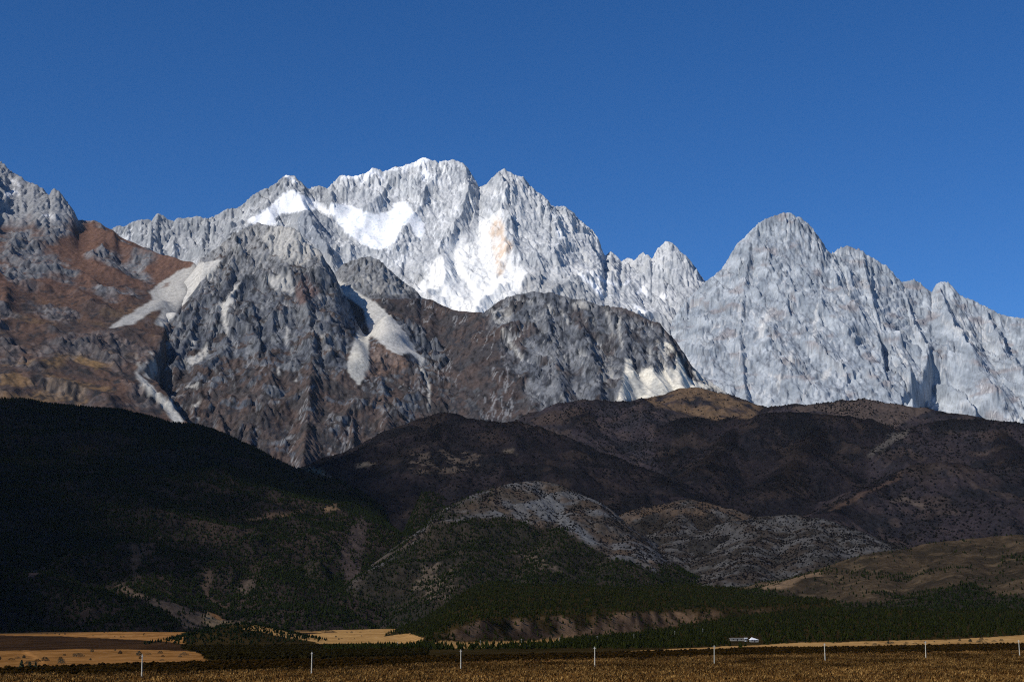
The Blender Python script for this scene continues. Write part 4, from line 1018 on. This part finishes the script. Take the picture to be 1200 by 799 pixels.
def ground_points(test, n, y0, y1, seed, uw=.37):
    """Random points on the plain (even in bearing and in depth) that pass test(px, py)."""
    r = np.random.default_rng(seed)
    y = np.sqrt(r.uniform(y0 * y0, y1 * y1, n)); x = r.uniform(-uw, uw, n) * y
    z = plain_z(x, y)
    p, q = bearing(x, y, z)
    p = p + r.normal(0, 1.2, n); q = q + r.normal(0, .5, n)
    m = test(p, q, x, y, z)
    return np.stack([x, y, z], -1)[m]

def T_forest(p, q, x, y, z):
    s0 = np.interp(p, *STOP)
    m = (q < s0 - .5) & (p > 380)
    for poly in ([(285, 737), (300, 731), (350, 727), (420, 730), (480, 731), (465, 738), (450, 745), (480, 742), (500, 748), (480, 757), (420, 758), (385, 760), (370, 752), (335, 747), (310, 741)],
                 [(690, 765), (760, 761.2), (830, 757.8), (890, 755.3), (940, 753), (1000, 751.5), (1100, 749), (1200, 744), (1500, 738), (1500, 750), (1200, 754), (1100, 756), (1000, 758), (950, 758.5), (870, 758), (800, 763), (700, 767)],
                 [(855, 757), (850, 748), (892, 746), (896, 757)]):
        m &= ~inpoly(p, q, poly)
    e = plain_z(x, y + 12) - plain_z(x, y - 12)
    m &= ~((e > 4) & (y > 1500) & (np.random.default_rng(5).random(len(x)) < .12 + .38 * sstep(-.2, .15, fbm(x, y * .5, 45, 4, 1319))))
    m &= ~(inpoly(p, q, [(500, 757), (520, 750), (560, 752), (620, 750), (680, 745), (660, 752), (600, 757), (540, 760)]) & (np.random.default_rng(6).random(len(x)) < .9))
    return m
def T_knoll(p, q, x, y, z):
    w = at(285, 735, 1620)
    g = np.exp(-(((x - w[0]) / 75) ** 2) - ((y - 1600) / 150) ** 2)
    return g > .25 + .3 * np.random.default_rng(8).random(len(x))
def T_strip(p, q, x, y, z):
    return (q > np.interp(p, *STOP) + 1.6) & (q < np.interp(p, *SBOT) - .8)
def T_behind(p, q, x, y, z):
    return (p < 500) & (q < np.interp(p, *STOP)) & (q > 756) & (p > 215) & ~inpoly(p, q, [(215, 760), (236, 764), (248, 775), (215, 776)])
for nm, test, n, y0, y1, size, kind, pal, seed in (
        ('pine_forest', T_forest, 62000, 1150, 3300, (2.5, 5.5), 'pine', ((.007, .0088, .002), (.017, .0195, .004)), 71),
        ('knoll_wood', T_knoll, 24000, 1350, 1950, (2.2, 4.5), 'pine', ((.004, .007, .003), (.011, .015, .005)), 72),
        ('thicket', T_behind, 30000, 900, 1500, (1.5, 3.2), 'scrub', ((.006, .0046, .0013), (.015, .0115, .003)), 73),
        ('thicket', T_strip, 60000, 600, 1500, (1.0, 2.3), 'scrub', ((.008, .0048, .001), (.026, .0135, .003)), 74)):
    P = ground_points(test, n, y0, y1, seed)
    V, Q, c = crowns(P, size, kind, seed, *pal)
    raw_mesh(nm, V, Q, M_LEAF, c, 'stuff', smooth=False)

# dry grass of the near plain: bent blades in tufts
def T_grass(p, q, x, y, z): return (q > np.interp(p, *SBOT) - 1.5)
P = ground_points(T_grass, 60000, 430, 1000, 75)
r = np.random.default_rng(76)
n = len(P); nb = 5
h = r.uniform(.35, 1.1, (n, nb)); an = r.random((n, nb)) * 6.283; ln = r.uniform(.2, .7, (n, nb)) * h
V = np.zeros((n, nb, 4, 3), f32)
wd = r.uniform(.12, .3, (n, nb)); 
for k, (s_, t_) in enumerate(((-1, 0), (1, 0), (.6, .6), (0, 1))):
    V[..., k, 0] = -np.sin(an) * wd * s_ + np.cos(an) * ln * t_ * t_ + np.cos(an) * .15
    V[..., k, 1] = np.cos(an) * wd * s_ + np.sin(an) * ln * t_ * t_ + np.sin(an) * .15
    V[..., k, 2] = h * t_ - (.05 if t_ == 0 else 0)
V += P[:, None, None, :].astype(f32)
c = np.array((.05, .023, .006))[None] + (np.array((.185, .108, .034)) - np.array((.05, .023, .006)))[None] * (r.random(n)[:, None] ** 1.8)
c = c * np.clip(1 + 1.1 * fbm(P[:, 0], P[:, 1] * .35, 26, 4, 1330) + .5 * sstep(720, 560, P[:, 1]), .35, 2.6)[:, None]
raw_mesh('dry_grass', V.reshape(-1, 3), np.arange(n * nb * 4).reshape(-1, 4), M_LEAF, np.repeat(c, nb * 4, 0), 'stuff', smooth=False)

# ------------------------------------------------------------------ things on the plain
def empty(name, loc, label, cat, group=None, rz=0):
    o = bpy.data.objects.new(name, None); COL.objects.link(o)
    o.location = loc; o.rotation_euler.z = rz; o['label'] = label; o['category'] = cat
    if group: o['group'] = group
    return o

class MB:
    def __init__(s): s.v = []; s.f = []
    def ring(s, pts):
        k = len(s.v); s.v += [tuple(p) for p in pts]; return list(range(k, k + len(pts)))
    def tube(s, a, b, r0, r1, n=10):
        a = Vector(a); b = Vector(b); d = (b - a).normalized()
        u = d.orthogonal().normalized(); w = d.cross(u)
        A = s.ring([a + (u * math.cos(i * 6.28319 / n) + w * math.sin(i * 6.28319 / n)) * r0 for i in range(n)])
        B = s.ring([b + (u * math.cos(i * 6.28319 / n) + w * math.sin(i * 6.28319 / n)) * r1 for i in range(n)])
        for i in range(n): s.f.append((A[i], A[(i + 1) % n], B[(i + 1) % n], B[i]))
        s.f.append(tuple(reversed(A))); s.f.append(tuple(B)); return s
    def box(s, x0, x1, y0, y1, z0, z1):
        k = s.ring([(x0, y0, z0), (x1, y0, z0), (x1, y1, z0), (x0, y1, z0), (x0, y0, z1), (x1, y0, z1), (x1, y1, z1), (x0, y1, z1)])
        for q in ((0, 3, 2, 1), (4, 5, 6, 7), (0, 1, 5, 4), (1, 2, 6, 5), (2, 3, 7, 6), (3, 0, 4, 7)): s.f.append(tuple(k[i] for i in q))
        return s
    def build(s, name, mat, parent=None):
        me = bpy.data.meshes.new(name); me.from_pydata(s.v, [], s.f); me.update(); me.materials.append(mat)
        o = bpy.data.objects.new(name, me); COL.objects.link(o)
        if parent: o.parent = parent
        return o

M_CONC = plain_material('pole_concrete', (.46, .44, .36), .85, 3)
M_OLDC = plain_material('weathered_concrete', (.15, .15, .13), .9, 3)
M_STEEL = plain_material('galvanised_steel', (.30, .30, .30), .6, 5)
M_PORC = plain_material('porcelain', (.10, .06, .05), .35, 5)
M_WHITE = plain_material('white_sheet_roof', (.82, .82, .82), .6, .4, .06)
M_GREYW = plain_material('grey_plaster', (.20, .19, .17), .9, .5, .15)
M_DARK = plain_material('dark_opening', (.03, .03, .03), .6, 1)

def make_pole(label, group, h, arm, conc):
    root = empty('utility_pole', (0, 0, 0), label, 'utility pole', group)
    MB().tube((0, 0, -.6), (0, 0, h), .25, .16, 12).build('shaft', conc, root)
    MB().box(-arm, arm, -.07, .07, h - .75, h - .60).build('crossarm', M_STEEL, root)
    for dx in (-arm + .1, arm - .1, arm * .4 - .0):
        MB().tube((dx, 0, h - .60), (dx, 0, h - .38), .07, .05, 8).build('insulator', M_PORC, root)
    return root
def copy_tree(o, parent=None):
    c = o.copy(); COL.objects.link(c)
    if parent: c.parent = parent
    for ch in [k for k in bpy.data.objects if k.parent == o]: copy_tree(ch, c)
    return c
near_poles = [(166, 792.5, 'pale concrete utility pole before the tan field, leftmost of the tall near row'),
              (365, 787.5, 'pale concrete utility pole below the wooded knoll, second of the near row from the left'),
              (540, 782.5, 'pale concrete utility pole before the dark thicket, third of the near row from the left'),
              (697, 778, 'pale concrete utility pole below the eroded terrace scarp, fourth of the near row'),
              (837, 774.5, 'pale concrete utility pole left of the farm buildings, fifth of the near row'),
              (967, 772, 'pale concrete utility pole right of the white-roofed farm building, sixth of the near row'),
              (1085, 769.5, 'pale concrete utility pole crossing the long tan strip, seventh of the near row'),
              (1195, 767.5, 'pale concrete utility pole at the right edge, last of the row')]
GN = 'concrete poles of the near power line'
proto = None
for i, (qx_, qy_, lab) in enumerate(near_poles):
    Yp = 595.0 + (833.0 - 595.0) * i / 7.0
    X0 = at(qx_, qy_, Yp)[0]
    if proto is None: proto = make_pole(lab, GN, 8.6, .95, M_CONC); o = proto
    else: o = copy_tree(proto); o['label'] = lab
    o.location = (X0, Yp, float(plain_z(X0, Yp)))
    o.rotation_euler = (math.radians(random.Random(i).uniform(-.8, .8)), math.radians(random.Random(i + 50).uniform(-1.2, 1.2)), math.radians(-58))
GF = 'small grey poles of the far power line'
far = [(466, 770, 'thin grey pole among green pines, leftmost of the far row'), (563, 766, 'thin grey pole right of the third tall pole, second of the far row'),
       (611, 763, 'thin grey pole midway between the third and fourth tall poles, in the green wood'), (656, 761, 'thin grey pole in the green wood left of the fourth tall pole'),
       (700, 761, 'thin grey pole close behind the fourth tall pole'), (743, 761, 'thin grey pole on the tan strip right of the fourth tall pole'),
       (791, 758, 'thin grey pole on the tan strip midway between the fourth and fifth tall poles'), (824, 757, 'thin grey pole close left of the fifth tall pole')]
pf = None
for i, (qx_, qy_, lab) in enumerate(far):
    Yp = 1230 + 60 * i
    X0 = at(qx_, qy_, Yp)[0]
    if pf is None: pf = make_pole(lab, GF, 6.0, .8, M_OLDC); o = pf
    else: o = copy_tree(pf); o['label'] = lab
    o.location = (X0, Yp, float(plain_z(X0, Yp))); o.rotation_euler = (0, 0, math.radians(-50))

# low farm buildings at the far edge of the plain
def shed(px0, px1, Yp, hw, roof_h, wallm, roofm, label, deep=9.0, gable=True):
    xa, xb = at(px0, 752, Yp)[0], at(px1, 752, Yp)[0]
    z0 = float(plain_z((xa + xb) / 2, Yp))
    L = (xb - xa) / 2
    root = empty('farm_building', ((xa + xb) / 2, Yp, z0), label, 'building')
    MB().box(-L, L, -deep / 2, deep / 2, -.5, hw).build('wall', wallm, root)
    m = MB(); e = .5
    if gable:
        k = m.ring([(-L - e, -deep / 2 - e, hw), (L + e, -deep / 2 - e, hw), (L + e, deep / 2 + e, hw), (-L - e, deep / 2 + e, hw), (-L * .55, 0, hw + roof_h), (L - e, 0, hw + roof_h * .3)])
        for q in ((0, 1, 5, 4), (2, 3, 4, 5), (3, 0, 4), (1, 2, 5), (3, 2, 1, 0)): m.f.append(tuple(k[i] for i in q))
    else:
        m.box(-L - e, L + e, -deep / 2 - e, deep / 2 + e, hw, hw + .5)
    m.build('roof', roofm, root)
    for dx in np.linspace(-L * .6, L * .6, max(2, int(L / 3))):
        MB().box(dx - .6, dx + .6, -deep / 2 - .05, -deep / 2 + .1, .9, 2.0).build('window', M_DARK, root)
    MB().box(-.5, .5, -deep / 2 - .06, -deep / 2 + .1, 0, 2.0).build('door', M_DARK, root)
    return root
shed(879, 888, 1400, 1.7, 2.3, M_GREYW, M_WHITE, 'small farm building with a bright white roof, right end of the row')
shed(856, 871, 1420, 1.9, 1.0, M_GREYW, M_GREYW, 'long low grey farm building with a flat roof, left end of the row', 8, False)
shed(873, 875.2, 1410, 2.6, .8, M_WHITE, M_WHITE, 'tiny white hut between the grey building and the white-roofed one', 3, False)

# single conifers and shrubs standing clear on the fields
M_BARK = plain_material('bark', (.06, .045, .032), .95, 4)
M_NEEDLE = plain_material('pine_needles', (.020, .028, .012), .9, 1.2, .5)
M_TWIG = plain_material('shrub_leaves', (.034, .029, .015), .9, 1.2, .5)
def leaf_crown(r, h, w, kind, nleaf):
    v = []; f = []
    for _ in range(nleaf):
        t_ = r.random()
        if kind == 'conifer':
            rad = w * (1 - t_) ** .85 * (.55 + .5 * r.random()); z = .12 * h + t_ * .88 * h
        else:
            a_ = math.acos(1 - 1.2 * r.random()); rad = w * math.sin(a_) * (.5 + .6 * r.random()); z = h * (.25 + .7 * max(0, math.cos(a_)) * (.7 + .4 * r.random()))
        a = r.random() * 6.283
        c = Vector((math.cos(a) * rad, math.sin(a) * rad, z)); s = h * r.uniform(.05, .11)
        d1 = Vector((r.gauss(0, 1), r.gauss(0, 1), r.gauss(0, .6))).normalized(); d2 = d1.orthogonal().normalized()
        k = len(v); v += [c - d1 * s, c + d2 * s * .7, c + d1 * s, c - d2 * s * .7]; f.append((k, k + 1, k + 2, k + 3))
    return v, f
def plant(name, kind, h, w, seed, label, cat, group):
    r = random.Random(seed)
    root = empty(name, (0, 0, 0), label, cat, group)
    m = MB().tube((0, 0, -.3), (0, 0, h * (.8 if kind == 'conifer' else .4)), h * .03, h * .012, 7)
    for i in range(5):
        a = r.random() * 6.28; z = h * r.uniform(.2, .6)
        m.tube((0, 0, z * .6), (math.cos(a) * w * .6, math.sin(a) * w * .6, z), h * .012, h * .005, 5)
    m.build('trunk' if kind == 'conifer' else 'stem', M_BARK, root)
    v, f = leaf_crown(r, h, w, kind, 260)
    c = MB(); c.v = v; c.f = f; c.build('crown', M_NEEDLE if kind == 'conifer' else M_TWIG, root)
    return root
for px_, h_, seed, lab in ((25, 3.6, 1, 'dark conifer on the edge of the tan field, tallest and leftmost of three'),
                           (34.5, 2.7, 2, 'dark conifer on the edge of the tan field, in the middle of three'),
                           (41.5, 2.6, 3, 'dark conifer on the edge of the tan field, rightmost of three')):
    X0, Y0, _ = at(px_, 784, 740)
    plant('conifer_tree', 'conifer', h_ + .6, h_ * .42, seed, lab, 'tree', 'three conifers by the tan field').location = (X0, Y0, float(plain_z(X0, Y0)))
sp_ = [('rounded', 2.4, 1.9, 21), ('spreading', 1.8, 2.2, 22), ('upright', 2.6, 1.3, 23)]
shrubs = [plant('shrub', 'shrub', h_, w_, s_, '', 'shrub', '') for _, h_, w_, s_ in sp_]
used = [False] * 3
def put_shrub(x, y, k, sc_, lab, group, rz):
    o = shrubs[k]
    if used[k]: o = copy_tree(o)
    used[k] = True
    o['label'] = lab; o['group'] = group; o.scale = (sc_,) * 3; o.rotation_euler.z = rz
    o.location = (x, y, float(plain_z(x, y)))
big = [(72, 775, 1.2, 'dark shrub clump on the tan field at left, beside a paler track'), (110, 770, 1.6, 'largest dark shrub on the left tan field, left of the first tall pole'),
       (178, 769, 1.4, 'dark shrub on the tan field just right of the first tall pole'), (202, 766, 1.0, 'lone small shrub between the first tall pole and the rounded end of the tan field'), (229, 768, 1.3, 'shrub at the rounded right end of the lower tan field')]
def solve(px_, py_):
    ys = np.linspace(450, 3300, 4000); xs_ = (px_ - CX) / F_PX * ys / CP
    p, q = bearing(xs_, ys, plain_z(xs_, ys)); k = int(np.argmin(np.abs(q - py_))); return float(xs_[k]), float(ys[k])
rr = random.Random(9)
for i, (a_, b_, s_, lab) in enumerate(big):
    x, y = solve(a_, b_); put_shrub(x, y, i % 3, s_, lab, 'single shrubs on the lower left tan field', rr.random() * 6)
for polys, cnt, grp, lab, ylo, yhi in (
        ([(0, 763), (200, 761), (236, 768), (230, 775), (0, 781)], 26, 'scattered shrubs on the lower left tan field', 'small dark shrub scattered on the lower left tan field', 760, 784),
        ([(0, 738), (205, 738), (200, 749), (120, 746), (0, 744)], 30, 'scattered shrubs on the upper left tan strip', 'small dark shrub on the upper left tan strip below the forest hill', 735, 752),
        ([(300, 733), (350, 729), (440, 731), (445, 745), (400, 754), (340, 745)], 45, 'scattered shrubs on the tan field behind the knoll', 'small dark shrub on the tan field behind the wooded knoll', 726, 760),
        ([(950, 754), (1100, 750), (1200, 746), (1200, 752), (1000, 757)], 30, 'scattered shrubs on the right tan strip', 'small dark shrub on the long tan strip at right', 742, 760)):
    P_ = np.array(polys, float); got = 0
    while got < cnt:
        a_ = rr.uniform(P_[:, 0].min(), P_[:, 0].max()); b_ = rr.uniform(ylo, yhi)
        if not inpoly(np.array([a_]), np.array([b_]), polys)[0]: continue
        x, y = solve(a_, b_); put_shrub(x, y, rr.randrange(3), rr.uniform(.5, 1.15), lab, grp, rr.random() * 6); got += 1

# ------------------------------------------------------------------ cumulus to the left of the view; its shadow lies over the foothills
def cloud(name, base, area, n, seed, rmin, rmax):
    """A flat-bottomed bank of billows at height base, standing sunward of the ground area (x, y, z of its shadow's outline)."""
    r = np.random.default_rng(seed)
    poly = [(x + sx / sz * (base - z), y + sy / sz * (base - z)) for x, y, z in area]
    P = np.array(poly); pts = []
    while len(pts) < n:
        a_ = r.uniform(P[:, 0].min(), P[:, 0].max(), 64); b_ = r.uniform(P[:, 1].min(), P[:, 1].max(), 64)
        m = inpoly(a_, b_, poly)
        pts += list(zip(a_[m], b_[m]))
    import bmesh
    bm = bmesh.new(); bmesh.ops.create_icosphere(bm, subdivisions=3, radius=1.0)
    v0 = np.array([v.co[:] for v in bm.verts], f32); q0 = np.array([[v.index for v in f.verts] for f in bm.faces]); bm.free()
    V = []; Q = []
    for i, (x, y) in enumerate(pts[:n]):
        R = r.uniform(rmin, rmax); v = v0.copy()
        v *= (1 + .28 * noise(v[:, 0] * 1.7 + i * 3.3 + v[:, 2], v[:, 1] * 1.7 + v[:, 2] * .8, 1500) + .12 * noise(v[:, 0] * 4 + i, v[:, 1] * 4 + v[:, 2] * 3, 1501))[:, None]
        v[:, 2] = np.where(v[:, 2] < 0, v[:, 2] * .25, v[:, 2] * r.uniform(.5, 1.0))
        V.append(v * R + C(x, y, base + r.uniform(0, .3) * R)); Q.append(q0 + i * len(v0))
    m = bpy.data.materials.get('cloud_droplets')
    if m is None:
        m = bpy.data.materials.new('cloud_droplets'); m.use_nodes = True
        b = m.node_tree.nodes['Principled BSDF']; b.inputs['Base Color'].default_value = (.85, .86, .88, 1); b.inputs['Roughness'].default_value = 1; b.inputs['Alpha'].default_value = .34; b.inputs['Specular IOR Level'].default_value = 0
    return raw_mesh(name, np.concatenate(V), np.concatenate(Q), m, None, 'stuff')
cloud('cloud', 3700, [(-2600, 5000, 500), (-1500, 5050, 700), (-800, 5000, 600), (-500, 4700, 500), (-600, 4200, 350), (-700, 3700, 250), (-850, 3200, 120), (-820, 2700, 30), (-950, 2450, 10), (-1700, 2400, 10), (-2700, 2500, 50)], 170, 5, 150, 280)

# ------------------------------------------------------------------ air
hz = MB().box(-9000, 9000, -1500, 13000, -520, 3250)
mh = bpy.data.materials.new('thin_air_haze'); mh.use_nodes = True
nt = mh.node_tree; nt.nodes.remove(nt.nodes['Principled BSDF'])
pv = nt.nodes.new('ShaderNodeVolumePrincipled')
pv.inputs['Color'].default_value = (.62, .78, 1.0, 1); pv.inputs['Density'].default_value = 3.5e-6; pv.inputs['Anisotropy'].default_value = 0.0
nt.links.new(pv.outputs[0], nt.nodes['Material Output'].inputs['Volume'])
o = hz.build('haze', mh); o['kind'] = 'stuff'
